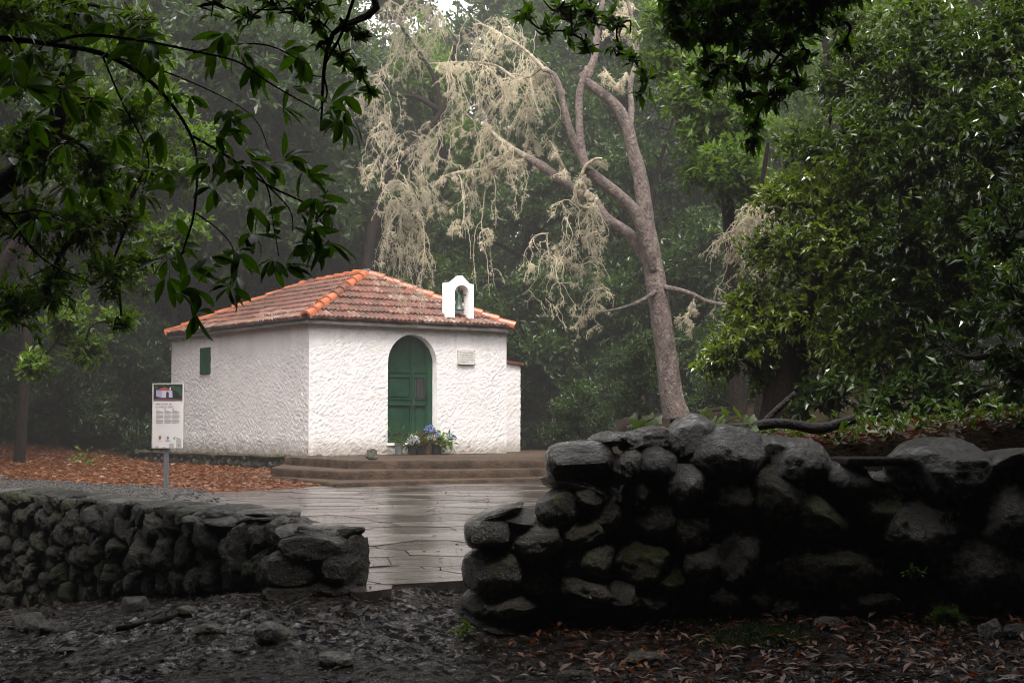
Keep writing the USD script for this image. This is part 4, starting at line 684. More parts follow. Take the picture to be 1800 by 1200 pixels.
# unseen trees added around and behind the photographer to shade the foreground
for x, y, s in [(-3.1, 3.6, 1.0), (4.2, 2.6, 1.0), (0.6, -1.6, 1.05), (-5.5, -1.5, 1.1), (5.8, -1.2, 1.1), (-2.2, -4.5, 1.1), (3.2, -4.8, 1.1), (-6.5, -6, 1.1), (8, -6, 1.1), (.5, -7.5, 1.2), (-3.8, -8.5, 1.2), (4.8, -8.8, 1.2), (10, 3, 1.1), (-10.5, 3.5, 1.1)]:
    plant_tree('e', (x, y, Hs(x, y) - .1), rng.uniform(0, 6.28), s, 'tall unseen laurel tree beside the photographer, added so its crown shades the stone walls', 'trees around the viewpoint')
for x in np.arange(-14, 15, 3.5):
    plant_tree('a', (x, -12 + rng.uniform(-1, 1), Hs(x, -12) - .2), rng.uniform(0, 6.28), .9, 'dense unseen laurel tree behind the photographer, added to keep light off the walls', 'trees behind the viewpoint')

# ------------------------------------------------------------------ the leaning tree hung with lichen
TY = 24.0
tb = P(1190, 748, TY); LTR = thing('lichen_tree', 'leaning grey tree with forked limbs draped in pale hanging lichen', 'tree', tb)
def limb(pp, Y0, Y1, rpx, k=5, lump=.14, n=10):
    Ys = np.linspace(Y0, Y1, len(pp)); pts = np.array([P(x, y, Y) for (x, y), Y in zip(pp, Ys)]); pts = catmull(pts, k); return off(tube(pts, np.array(rpx) * (Y0 + Y1) / 2 / F * .5, n, lump, len(pp)), tb), pts
trunk, _ = limb([(1196, 775), (1190, 735), (1180, 690), (1168, 600), (1155, 510), (1143, 440), (1136, 400), (1131, 350), (1124, 305), (1112, 262), (1100, 215), (1077, 180), (1036, 148), (1020, 130)], TY, TY + .3, [60, 46, 41, 38, 36, 34, 32, 28, 25, 23, 21, 19, 17, 14], 6, .14, 18)
part('trunk', trunk, 'bark', LTR, True)
LIMBS = [([(1030, 140), (1045, 100), (1050, 55), (1062, -10)], 24.3, 24.6, [18, 14, 12, 8], 'bark'),
         ([(1149, 478), (1141, 440), (1120, 380), (1090, 345), (1055, 318), (1034, 298), (1028, 282)], 24, 23.8, [20, 26, 27, 26, 24, 21, 14], 'bark'), ([(1032, 300), (1022, 262), (1018, 200), (1020, 155), (1033, 118)], 23.8, 24, [18, 16, 15, 14, 13], 'bark'), ([(1026, 285), (1006, 240), (993, 195), (985, 160), (975, 132), (958, 124)], 24.4, 24.6, [16, 15, 13, 12, 9, 6], 'bark'),
         ([(1151, 505), (1138, 462), (1108, 414), (1066, 385), (1042, 352), (1018, 338), (985, 315), (950, 290), (925, 277)], 24, 25, [18, 24, 25, 24, 23, 22, 20, 18, 15], 'bark'), ([(930, 280), (895, 286), (852, 298), (805, 304), (775, 312)], 25, 26, [13, 10, 9, 8, 5], 'lichen_bark'), ([(945, 287), (905, 264), (872, 240), (850, 215)], 25, 25.3, [14, 11, 9, 5], 'lichen_bark'),
         ([(1050, 345), (1035, 352), (1028, 330), (1022, 312), (1030, 292), (1046, 280), (1058, 279)], 23.8, 23.6, [9, 8, 7, 7, 7, 6, 5], 'lichen_bark'), ([(1050, 348), (1040, 365), (1015, 358), (1014, 325), (1030, 308)], 23.7, 23.5, [8, 7, 6, 6, 5], 'lichen_bark'), ([(966, 248), (985, 285), (1003, 322)], 24.6, 24.9, [5, 8, 8], 'lichen_bark'),
         ([(1160, 507), (1125, 530), (1090, 542), (1058, 548)], 24, 23.3, [9, 8, 6, 3], 'bark'), ([(1166, 505), (1205, 513), (1250, 532), (1305, 538)], 24, 23.5, [11, 10, 9, 8], 'bark'), ([(1222, 520), (1214, 545), (1206, 560), (1212, 575)], 23.9, 23.8, [5, 4, 4, 3], 'lichen_bark'),
         ([(1102, 128), (1085, 150), (1060, 118)], 24.4, 24.4, [6, 5, 4], 'lichen_bark'), ([(1107, 225), (1110, 190), (1108, 150), (1120, 80), (1100, -10)], 24.2, 25, [14, 12, 10, 9, 6], 'bark'), ([(985, 160), (960, 120), (930, 135), (905, 140)], 24.6, 25, [7, 6, 5, 3], 'lichen_bark'), ([(958, 124), (925, 90), (880, 60), (840, 40)], 24.6, 25.5, [8, 6, 5, 3], 'lichen_bark'), ([(905, 140), (870, 115), (820, 110), (755, 112)], 25, 26, [6, 5, 4, 3], 'lichen_bark')]
for i, (pp, Y0, Y1, r, m) in enumerate(LIMBS):
    lm_, _ = limb(pp, Y0, Y1, np.array(r) * (.82 if max(r) > 20 else .9), 6, .22); part('limb', lm_, m, LTR, True)
def curves(name, strands, widths, m, parent):
    pth = path_for(name, parent); c = UsdGeom.BasisCurves.Define(stage, pth); c.CreateTypeAttr('linear')
    c.CreateCurveVertexCountsAttr(Vt.IntArray([len(s) for s in strands])); c.CreatePointsAttr(Vt.Vec3fArray.FromNumpy(np.vstack(strands).astype(np.float32))); c.CreateWidthsAttr(Vt.FloatArray.FromNumpy(np.concatenate(widths).astype(np.float32))); c.SetWidthsInterpolation('vertex')
    UsdShade.MaterialBindingAPI.Apply(c.GetPrim()).Bind(MAT[m]); return pth
def drape(starts, length, g, out=None, tuft=.07, per=8, down=1.0, sub=2, wob=.7):
    """Drooping twigs from the starts, each bearing tufts of fine lichen. Returns twig polylines and tuft leaf arrays."""
    tw, wd, tp, td = [], [], [], []
    def grow(p, L, d, dep):
        n = max(4, int(L / .07)); pts = [p]
        for k in range(n):
            d = unit(d + np.array([0, 0, -1]) * down * .35 + g.normal(0, wob * .55, 3) * [1, .8, .6]); pts.append(pts[-1] + d * L / n)
        pts = np.array(pts); tw.append(pts); wd.append(np.linspace((.013, .009, .007, .006)[dep], .004, len(pts)) * g.uniform(.7, 1.3, len(pts)))
        nc = max(1, g.poisson(.40 * (len(pts) - 1))); ca = np.repeat(g.random(nc), 1 + g.poisson(per * .5, nc)); k = len(ca); a = np.clip(ca * (len(pts) - 1) + g.normal(0, .16, k), 0, len(pts) - 1.001); i = a.astype(int); q = pts[i] + (pts[i + 1] - pts[i]) * (a - i)[:, None]
        tp.append(q + g.normal(0, .016, (k, 3))); td.append(unit(g.normal(0, 1, (k, 3)) + [0, 0, -.5]))
        if dep < 3:
            for _ in range(sub + 1 if dep == 0 else sub if dep == 1 else max(1, sub - 1)):
                j = g.integers(0, len(pts) - 1); grow(pts[j], L * g.uniform(.25, .6), unit(g.normal(0, 1, 3) * [1, .7, .4] + [0, 0, -.2]), dep + 1)
    for s in starts: grow(np.asarray(s, float), length * g.uniform(.55, 1.5), unit(g.normal(0, 1, 3) * [1, .6, .3] + ([0, 0, -.3] if out is None else out)), 0)
    return tw, wd, np.vstack(tp), np.vstack(td)
def lichen(starts, length, seed, m='lichen', name='hanging_lichen', parent=None, base=None, L=.05, W=.0085, **kw):
    g = np.random.default_rng(seed); tw, wd, tp, td = drape(starts, length, g, **kw); parent = parent or LTR; base = tb if base is None else base
    cp = curves('hanging_twigs', [t - base for t in tw], wd, m, parent); tag(stage.GetPrimAtPath(cp), kind='stuff'); k = len(tp); part(name, off(leaves(tp, td, L * g.uniform(.5, 1.3, k), W * g.uniform(.6, 1.3, k), g, 1, .2, .6), base), m, parent, kind='stuff')
def region(n, x0, x1, y0, y1, Y0, Y1, seed):
    g = np.random.default_rng(seed); return [P(g.uniform(x0, x1), g.uniform(y0, y1), g.uniform(Y0, Y1)) for _ in range(n)]
def along(pp, Y, n, seed):
    g = np.random.default_rng(seed); t = g.uniform(0, len(pp) - 1.001, n); return [P(*(np.array(pp[int(a)]) + (np.array(pp[int(a) + 1]) - np.array(pp[int(a)])) * (a - int(a))), Y + g.normal(0, .2)) for a in t]
lichen(region(20, 790, 950, 15, 140, 25, 26.5, 1), 1.0, 1); lichen(along([(958, 124), (925, 90), (880, 60), (840, 40)], 25, 10, 2), 1.0, 2); lichen(along([(905, 140), (870, 115), (820, 110), (755, 112)], 25.6, 10, 3), .9, 3)
lichen(region(9, 830, 930, 130, 220, 25, 26, 4), .8, 4); lichen(along([(905, 264), (872, 240), (850, 215)], 25.2, 9, 5), .8, 5)
lichen(region(22, 655, 785, 210, 290, 26, 27.5, 6), .8, 6); lichen(along([(775, 312), (720, 300), (680, 330)], 26, 10, 7), .5, 7)
lichen(region(9, 690, 712, 340, 370, 26, 26.3, 8), 1.1, 8, down=1.6, wob=.28); lichen(region(8, 722, 742, 370, 400, 26, 26.3, 9), 1.0, 9, down=1.6, wob=.28); lichen(along([(775, 312), (745, 330), (715, 350), (700, 380)], 26.1, 14, 10), .5, 10)
for k, (x, y, L_) in enumerate([(805, 306, 1.15), (830, 303, .5), (858, 300, 1.45), (846, 240, .6), (934, 200, .6), (930, 235, .45), (1048, 350, .8)]):
    lichen([P(x, y, 25.3)] * 2, L_, 30 + k, down=2.2, wob=.25, sub=1, per=5); lichen([P(x, y + L_ * 70, 25.3)] * 2, .35, 40 + k, down=1.6, per=12)
lichen(along([(1048, 352), (1020, 365), (985, 385), (955, 415)], 23.7, 9, 11), 1.0, 11, down=1.1); lichen(region(8, 955, 1050, 420, 500, 23.5, 24, 12), .7, 12, down=1.0); lichen(along([(1020, 358), (1012, 420), (1030, 490), (1070, 520)], 23.7, 7, 13), .55, 13)
for i, (pp, Y0, Y1, r, m) in enumerate(LIMBS):
    if m == 'lichen_bark': lichen(along(pp, (Y0 + Y1) / 2, 10, 200 + i), .18, 200 + i, per=12, sub=1)
lichen(region(12, 1045, 1110, -10, 60, 25, 26, 14), .4, 14)
# the hazy lichen hung tree behind, at the top left
b2 = np.array([-4.6, 36.8, Hs(-4.6, 36.8)]); T2 = thing('lichen_tree', 'hazy leaning tree with pale lichen behind the chapel ridge, left of the bright lichen curtain', 'tree', b2)
l2 = [[(640, 640), (650, 430), (690, 300), (780, 190), (800, 80)], [(775, 195), (730, 170), (690, 165), (650, 120)], [(690, 300), (640, 250), (600, 180)], [(775, 200), (760, 130), (700, 40)]]
part('trunk', off(tube(catmull([P(x, y, 36.6) for x, y in l2[0]], 6), [.13, .12, .10, .08, .04], 10, .1), b2), 'dark_bark', T2, True)
for q in l2[1:]: part('limb', off(tube(catmull([P(x, y, 36.6) for x, y in q], 6), [.07, .03], 7, .1), b2), 'dark_bark', T2, True)
lichen(region(34, 660, 780, -20, 60, 36, 37.5, 15), 1.1, 15, 'lichen_grey', parent=T2, base=b2); lichen(region(22, 610, 700, 100, 190, 36, 37.5, 16), 1.1, 16, 'lichen_grey', parent=T2, base=b2)
b3 = P(1330, 760, 17.5); b3[2] = Hs(b3[0], b3[1]); T3 = thing('dead_tree', 'thin tree with drooping bare brown twigs left of the sunlit bush', 'tree', b3)
part('trunk', off(tube(catmull([b3 - [0, 0, .2], P(1345, 560, 17.5), P(1335, 380, 17.3), P(1350, 250, 17.2)], 6), [.06, .05, .04, .02], 8, .1), b3), 'dark_bark', T3, True)
lichen(along([(1345, 340), (1320, 370), (1300, 420)], 17.2, 22, 17), .55, 17, 'lichen_grey', 'twigs', T3, b3, per=4, L=.06, W=.012, down=1.1)

# ------------------------------------------------------------------ bushes on the right bank
def bush(name, label, cat, trunk_px, rad, blobs, m, per, L, Wd, seed, n=2, whorl=6, bark='dark_bark', shell=.8, upb=.3, free=None):
    g = np.random.default_rng(seed); B = []
    for (x, y, r, Y) in blobs: B.append((P(x, y, Y), np.array([r * Y / F, r * Y / F * 1.15, r * Y / F * .85])))
    tp = np.array([P(*q) if isinstance(q, tuple) else q for q in trunk_px]); base = tp[0].copy(); t = thing(name, label, cat, base); tc = catmull(tp, 6); nodes = list(tc); B_ = sorted(B, key=lambda q: np.linalg.norm(tc - q[0], axis=1).min())
    part('trunk', off(tube(tc, rad, 10, .12, seed), base), bark, t, True); tw = []
    for c, r in B_:
        nd = np.array(nodes); o = nd[int(np.argmin(np.linalg.norm(nd - c, axis=1)))]; e = c; mid = (o + e) / 2 + g.normal(0, .12, 3) * np.linalg.norm(e - o) + [0, 0, .1 * np.linalg.norm(e - o)]; nodes += [mid, e]
        tw.append(tube(catmull([o, mid, e], 4), [min(np.min(rad) * .55, .03), .005], 5))
        for _ in range(5): tw.append(tube(catmull([e, e + g.normal(0, .3, 3) * r, e + unit(g.normal(size=3)) * r * .9], 3), [.009, .003], 4))
    part('branches', off(cat_(tw), base), bark, t, True, kind='stuff'); part('foliage', off(blob_foliage(B, per, whorl, L, Wd, g, n, shell, upb), base), m, t); return t
bush('laurel_bush', 'sunlit glossy laurel bush, extra light put into its leaf colour, above the right end of the boulder wall', 'bush', [(1378, 770, 13.5), (1385, 690, 13.5), (1395, 610, 13.4), (1440, 480, 13)], [.24, .2, .15, .06],
     [(1285, 615, 58, 13.6), (1350, 585, 75, 13.5), (1430, 540, 80, 13.3), (1400, 450, 75, 13.4), (1480, 430, 95, 13.0), (1370, 350, 55, 13.6), (1440, 340, 80, 13.4), (1520, 330, 90, 13), (1260, 640, 36, 13.7), (1320, 520, 50, 13.7), (1345, 430, 45, 13.8), (1480, 600, 70, 13), (1540, 540, 80, 13), (1340, 650, 45, 13.6), (1400, 620, 50, 13.5), (1460, 660, 45, 13.2), (1300, 550, 40, 13.8), (1580, 460, 70, 12.9), (1500, 500, 70, 13), (1530, 640, 60, 12.8), (1600, 600, 70, 12.6)], 'leaf_bank_lit', 165, .072, .030, 61)
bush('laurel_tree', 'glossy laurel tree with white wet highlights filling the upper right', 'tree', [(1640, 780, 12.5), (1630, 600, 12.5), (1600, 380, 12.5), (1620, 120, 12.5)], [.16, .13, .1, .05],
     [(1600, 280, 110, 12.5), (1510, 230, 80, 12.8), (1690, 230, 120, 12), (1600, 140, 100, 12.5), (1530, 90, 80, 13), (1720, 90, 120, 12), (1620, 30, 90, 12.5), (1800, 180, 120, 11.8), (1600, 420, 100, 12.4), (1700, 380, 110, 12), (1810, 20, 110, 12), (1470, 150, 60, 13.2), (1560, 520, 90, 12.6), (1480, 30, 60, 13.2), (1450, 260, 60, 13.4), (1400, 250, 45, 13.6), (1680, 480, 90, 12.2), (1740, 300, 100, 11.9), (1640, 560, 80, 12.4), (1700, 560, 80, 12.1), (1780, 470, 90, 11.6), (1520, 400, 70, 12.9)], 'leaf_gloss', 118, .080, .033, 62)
bush('laurel_tree', 'dark broad leaved laurel at the right edge of the photo above the boulders', 'tree', [(1860, 800, 9.6), (1850, 600, 9.6), (1830, 400, 9.5)], [.12, .1, .05],
     [(1760, 420, 80, 9.5), (1800, 540, 90, 9.4), (1760, 620, 50, 9.6), (1830, 330, 80, 9.4), (1790, 230, 60, 9.5), (1640, 590, 26, 10), (1800, 660, 60, 9.6)], 'leaf_forest', 60, .09, .038, 63)
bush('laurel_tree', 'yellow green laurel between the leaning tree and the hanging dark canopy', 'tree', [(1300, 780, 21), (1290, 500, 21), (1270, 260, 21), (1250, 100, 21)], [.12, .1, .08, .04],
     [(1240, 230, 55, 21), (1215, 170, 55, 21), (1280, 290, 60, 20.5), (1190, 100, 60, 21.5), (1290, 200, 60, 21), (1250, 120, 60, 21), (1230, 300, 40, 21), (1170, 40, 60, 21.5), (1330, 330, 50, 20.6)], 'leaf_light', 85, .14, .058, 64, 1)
bush('undergrowth_bush', 'dim low bush beneath the sunlit glossy laurel', 'bush', [(1470, 770, 12.5), (1470, 690, 12.5)], [.03, .02], [(1470, 690, 55, 12.6), (1560, 690, 55, 12.2), (1620, 700, 50, 12), (1420, 700, 36, 13), (1700, 690, 60, 11.8), (1780, 700, 60, 11.5), (1660, 640, 60, 12), (1540, 730, 30, 12)], 'leaf_forest', 70, .10, .045, 65)
# hanging crowns at the top of the picture
bush('overhanging_tree', 'dark leafy crown hanging into the top right of the photo', 'tree', [np.array([4.6, 7.4, Hs(4.6, 7.4)]), np.array([4.4, 7.6, 2.2]), np.array([3.4, 7.8, 4.0]), np.array([1.6, 7.8, 4.2]), np.array([.7, 7.8, 3.8])], [.16, .14, .10, .05, .03],
     [(x_ + a_, y_ + b_, r_, 7.7 + .3 * math.sin(x_)) for x_, y_, r_ in [(1180, 5, 45), (1220, 10, 45), (1270, 15, 50), (1320, 15, 55), (1375, 15, 50), (1425, 5, 45), (1470, -5, 40), (1205, 60, 32), (1245, 65, 34), (1290, 70, 36), (1335, 75, 38), (1385, 65, 36), (1425, 50, 26), (1235, 110, 24), (1262, 125, 24), (1300, 130, 30), (1340, 130, 30), (1382, 115, 24), (1410, 100, 16), (1300, 175, 20), (1335, 185, 22), (1362, 170, 18), (1322, 222, 14), (1316, 252, 10), (1395, 150, 14), (1240, 150, 14), (1180, 50, 18), (1460, 40, 16), (1478, 80, 10)] for a_, b_ in ((0, 0), (9, -7))] + [(1310, -60, 150, 7.6), (1440, -80, 140, 7.5), (1180, -60, 90, 7.8)], 'leaf_near', 70, .075, .031, 66)
bush('overhanging_tree', 'sparse dark leafy twigs hanging at the top centre before the forked limbs', 'tree', [np.array([3.1, 5.8, Hs(3.1, 5.8)]), np.array([2.9, 6.2, 3.0]), np.array([1.6, 7.6, 4.0]), np.array([.6, 8.2, 4.0]), P(1020, 10, 8.2)], [.12, .10, .06, .03, .012],
     [(985, 15, 42, 8.2), (1040, 25, 44, 8.2), (925, 25, 24, 8.2), (960, 55, 22, 8.2), (1030, 80, 28, 8.2), (1005, 60, 20, 8.2), (1085, 45, 34, 8.2), (1110, 100, 20, 8.2), (1130, 135, 18, 8.2), (1125, 165, 12, 8.2), (1090, 90, 16, 8.2), (1020, -40, 80, 8.2)], 'leaf_near', 38, .085, .036, 67, shell=.95)
bush('overhanging_tree', 'small leaved dark twigs hanging at the top left of the bright haze', 'tree', [np.array([-3.6, 5.2, Hs(-3.6, 5.2)]), np.array([-3.4, 5.5, 2.6]), np.array([-2.2, 6.2, 3.4]), P(625, -30, 6.4), P(585, 60, 6.4), P(570, 120, 6.4), P(564, 230, 6.4)], [.12, .10, .05, .02, .010, .008, .004],
     [(520, 20, 40, 6.4), (560, 40, 34, 6.4), (610, 45, 36, 6.4), (640, 60, 26, 6.4), (600, 95, 28, 6.4), (630, 125, 22, 6.4), (575, 75, 24, 6.4), (650, 160, 12, 6.4), (480, 8, 40, 6.4), (440, 30, 24, 6.4), (380, 5, 40, 6.4), (530, 130, 16, 6.4), (540, 0, 70, 6.4)], 'leaf_near', 34, .062, .030, 68, shell=.95)
bush('laurel_tree', 'yellow green backlit laurel filling the left of the photo behind the near branch', 'tree', [np.array([-4.6, 9.2, Hs(-4.6, 9.2)]), np.array([-4.4, 9.2, 1.6]), P(40, 300, 9.4), P(120, 120, 9.5)], [.13, .11, .07, .04],
     [(40, 120, 80, 9.3), (130, 190, 70, 9.6), (60, 260, 80, 9.3), (170, 290, 70, 9.6), (230, 200, 50, 9.9), (50, 390, 75, 9.4), (140, 400, 75, 9.6), (215, 380, 55, 9.9), (90, 500, 65, 9.6), (20, 540, 70, 9.4), (190, 480, 55, 9.9), (250, 460, 36, 10), (120, 30, 80, 9.6), (230, 40, 60, 9.9), (20, 20, 80, 9.2), (260, 300, 40, 10), (215, 570, 24, 10)], 'leaf_mid', 95, .085, .038, 69)
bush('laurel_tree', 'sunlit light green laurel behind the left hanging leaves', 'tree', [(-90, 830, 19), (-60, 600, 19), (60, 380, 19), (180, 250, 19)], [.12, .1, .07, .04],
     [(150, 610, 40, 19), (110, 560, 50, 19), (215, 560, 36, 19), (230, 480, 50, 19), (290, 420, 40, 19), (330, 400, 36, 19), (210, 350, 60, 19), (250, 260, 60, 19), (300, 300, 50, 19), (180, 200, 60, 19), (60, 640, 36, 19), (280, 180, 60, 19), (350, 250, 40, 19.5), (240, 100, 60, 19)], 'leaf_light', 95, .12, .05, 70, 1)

# ------------------------------------------------------------------ the near branch with large leaves
nb = np.array([-3.0, 4.4, Hs(-3.0, 4.4)]); NB = thing('overhanging_tree', 'near dark branch with large drooping laurel leaves reaching across the upper left', 'tree', nb)
NY = 5.0; BR = [([(-120, 60), (10, 68), (90, 78), (180, 95), (260, 140), (310, 195), (340, 250), (347, 300), (340, 380), (325, 430), (310, 475)], [14, 12, 10, 9, 7, 6, 5, 5, 4, 3, 2], 0), ([(340, 240), (400, 275), (470, 325), (540, 360), (572, 400)], [5, 5, 4, 3, 2], .1), ([(85, 76), (150, 62), (250, 72), (350, 92), (420, 110), (480, 150), (560, 195)], [7, 6, 5, 4, 3, 3, 2], -.15),
     ([(340, 93), (400, 80), (470, 80), (540, 112)], [4, 3, 3, 2], -.1), ([(200, 100), (300, 130), (400, 175), (450, 212), (472, 262)], [3, 3, 2, 2, 1.5], .2), ([(180, 98), (215, 180), (260, 270), (250, 340)], [4, 3, 3, 2], .15), ([(440, 290), (470, 330), (480, 390), (490, 450)], [3, 3, 2, 2], 0), ([(470, 325), (510, 370), (515, 410)], [3, 2, 2], .1),
     ([(345, 375), (385, 405), (410, 440), (405, 500)], [3, 2, 2, 1.5], 0), ([(560, 195), (575, 165), (570, 120), (600, 60), (628, -20)], [2, 3, 4, 5, 6], -.15), ([(10, 375), (60, 440), (100, 470), (170, 500)], [5, 4, 3, 2], .3), ([(-60, 340), (10, 375), (70, 370), (160, 400)], [6, 5, 3, 2], .3)]
part('trunk', off(tube(catmull([nb - [0, 0, .2], [-2.95, 4.5, .6], [-2.75, 4.7, 1.7], P(-120, 60, NY)], 6), [.13, .11, .08, .035], 12, .1), nb), 'dark_bark', NB, True)
for pp, r, dy in BR:
    Ys = NY + dy + .12 * np.sin(np.arange(len(pp)) * 1.3); part('branch', off(tube(catmull([P(x, y, Y) for (x, y), Y in zip(pp, Ys)], 6), np.array(r) * NY / F * .5, 7, .1), nb), 'dark_bark', NB, True)
CLU = [(215, 60), (250, 55), (262, 88), (232, 78), (190, 38), (160, 25), (90, 50), (30, 40), (60, 95), (40, 150), (100, 150), (25, 100), (392, 62), (385, 98), (420, 102), (445, 112), (468, 118), (415, 88), (500, 98), (528, 94), (505, 148), (497, 188), (258, 92), (285, 112), (300, 168), (335, 165), (402, 190), (418, 208), (398, 228), (380, 235), (430, 262), (372, 290), (392, 272), (415, 285), (285, 222), (260, 150), (300, 300),
       (595, 165), (585, 185), (610, 190), (600, 205), (592, 215), (440, 282), (470, 292), (500, 280), (530, 292), (540, 312), (555, 336), (566, 362), (548, 372), (550, 402), (440, 362), (470, 372), (452, 408), (492, 402), (528, 402), (572, 428), (556, 436), (540, 416), (300, 488), (316, 516), (340, 548), (330, 470), (352, 498), (402, 508), (408, 480), (480, 452), (496, 470), (385, 328), (315, 430), (335, 425), (415, 440), (300, 450), (360, 452), (250, 340), (230, 300), (170, 330), (200, 240), (120, 250), (150, 180), (60, 220), (30, 280), (110, 330), (60, 380)]
g = np.random.default_rng(71); nl = 0; small = []
for (x, y) in CLU:
    c = P(x + g.normal(0, 4), y + g.normal(0, 4), NY + g.normal(0, .10)); k = int(g.integers(5, 9)); ax = unit(g.normal(0, .5, 3) + [.35, 0, -.55])
    big_ = 1.25 if (x, y) in CLU[:12] or 580 < x < 615 else 1.0
    for j in range(k):
        d = unit(ax * .75 + rand_dir(g, 1)[0] * .85); mm = leaves(c[None] + d * .012, d[None], np.array([g.uniform(.05, .102) * big_]), np.array([g.uniform(.020, .036) * big_]), g, 4, .22, g.uniform(.1, .5))
        if nl < 296: part('leaf', off(mm, nb), 'leaf_near', NB, True); nl += 1
        else: small.append(mm)
if small: part('small_leaves', off(cat_(small), nb), 'leaf_near', NB, True, kind='stuff')

# ------------------------------------------------------------------ ground litter, stones, logs, small plants
def on_ground(px, py):
    Y = 9.0
    for _ in range(40): p = P(px, py, Y); Y = np.clip(Y + (p[2] - Hs(p[0], p[1])) * 3.0, 4, 60)
    return P(px, py, Y)
def litter(name, n, xr, yr, keep, L, W, m, label, seed, lift=.012, cat='leaves', flat_=.25, zf=None, nseg=1):
    g = np.random.default_rng(seed); x, y = g.uniform(*xr, n), g.uniform(*yr, n); k = keep(x, y, g); x, y = x[k], y[k]; z = (H(x, y) if zf is None else zf(x, y)) + lift + g.random(len(x)) * .012; a = g.uniform(0, 6.28, len(x))
    d = np.stack([np.cos(a), np.sin(a), g.normal(0, flat_, len(x))], 1); up = np.array([0, 0, 1.0]) + g.normal(0, .28, (len(x), 3)); s = g.uniform(.5, 1.25, len(x))
    obj(name, leaves(np.stack([x, y, z], 1), d, L * s, W * s * g.uniform(.7, 1.2, len(x)), g, nseg, .3, .2, up), m, kind='stuff', label=label, cat=cat)
pz_z = lambda x, y: .0022 * (y - 8)
mask_front = lambda x, y: inside(x, y) < -.02
litter('fallen_leaves', 20000, (-4.6, 4.2), (5.8, 12.5), lambda x, y, g: mask_front(x, y) & (g.random(len(x)) < np.clip(.18 + .75 * sm(.1, 1.2, x) + .75 * sm(-.75, -.12, inside(x, y)), 0, 1)), .052, .021, 'leaf_wet', 'wet brown fallen leaves scattered over the dark foreground path', 81, nseg=2)
litter('fallen_leaves', 3200, (-.4, 4.2), (6.0, 8.7), lambda x, y, g: mask_front(x, y) & (g.random(len(x)) < sm(-.4, .8, x)), .072, .028, 'leaf_orange', 'orange brown fallen leaves along the foot of the boulder wall', 82, .02, flat_=.4, nseg=2)
litter('fallen_leaves', 52000, (-18, -2.2), (19.5, 45), lambda x, y, g: (inside(x, y) > 1.9) & ~np.array([reg.covers(Point(a, b)) for a, b in zip(x, y)]) & ((x - C0[0]) * ux[0] + (y - C0[1]) * ux[1] < -.5), .11, .045, 'leaf_orange', 'orange fallen leaves covering the ground left of the chapel', 83, .015)
litter('fallen_leaves', 700, (-4, 1.5), (8.8, 26), lambda x, y, g: np.array([reg.buffer(-.1).covers(Point(a, b)) for a, b in zip(x, y)]), .045, .022, 'leaf_dead', 'scattered brown leaves lying on the wet plaza', 84, .008, zf=pz_z)
litter('fallen_leaves', 11000, (-.2, 6.5), (9.0, 12.5), lambda x, y, g: inside(x, y) > -.15, .09, .034, 'leaf_dead', 'brown leaf litter on the bank above the boulder wall', 85, .02, flat_=.4)
g = np.random.default_rng(86); n = 9000; x, y = g.uniform(-4.8, 3.6, n), g.uniform(5.8, 12.4, n); k = mask_front(x, y); x, y = x[k], y[k]; dv, df = tm(trimesh.creation.icosahedron()); s = .006 + .014 * g.random(len(x)) ** 3
V = dv[None] * (s[:, None, None] * g.uniform(.6, 1.3, (len(x), 1, 3)) * [1, 1, .7]) * g.uniform(.8, 1.2, (len(x), 12, 1)) + np.stack([x, y, H(x, y) + .002], 1)[:, None]
obj('gravel', (V.reshape(-1, 3), (df[None] + 12 * np.arange(len(x))[:, None, None]).reshape(-1, 3)), 'basalt_shiny', smooth=False, kind='stuff', label='wet dark gravel on the foreground path', cat='gravel')
n = 7000; x, y = g.uniform(-8, -1.9, n), g.uniform(9.5, 17, n); k = (inside(x, y) > .3) & (inside(x, y) < 2.6); x, y = x[k], y[k]; s = .008 + .018 * g.random(len(x)) ** 2
V = dv[None] * (s[:, None, None] * g.uniform(.6, 1.3, (len(x), 1, 3)) * [1, 1, .7]) + np.stack([x, y, H(x, y) + .002], 1)[:, None]
obj('gravel', (V.reshape(-1, 3), (df[None] + 12 * np.arange(len(x))[:, None, None]).reshape(-1, 3)), 'gravel_bank', kind='stuff', label='grey wet gravel on top of the low left wall', cat='gravel')
# bits of leaf on the lower roof tiles
g = np.random.default_rng(87); n = 900; a = g.random(n); b = g.random(n) ** 1.6; w = g.random(n) < .5; pq = np.where(w[:, None], e00 + (e10 - e00) * a[:, None] + (AP - (e00 + e10) / 2) * (b * .5)[:, None] * np.array([0, 1, 1]), e00 + (e01 - e00) * a[:, None] + (AP - e00) * [1, 0, 1] * (b * .6)[:, None])
keepm = (~w) & (pq[:, 1] > pq[:, 0] * .9) | w & (pq[:, 0] > pq[:, 1] * 1.2) & (pq[:, 0] < CW - pq[:, 1] * 1.2); pq = pq[keepm] + [0, 0, .045]; pw_ = C0 + pq[:, :1] * ux + pq[:, 1:2] * wx + pq[:, 2:] * np.array([0, 0, 1]); a = g.uniform(0, 6.28, len(pw_))
obj('fallen_leaves', leaves(pw_, np.stack([np.cos(a), np.sin(a), g.normal(0, .3, len(a))], 1), .07, .03, g, 1), 'leaf_dead', kind='stuff', label='dry brown leaves lying on the red roof tiles', cat='leaves')
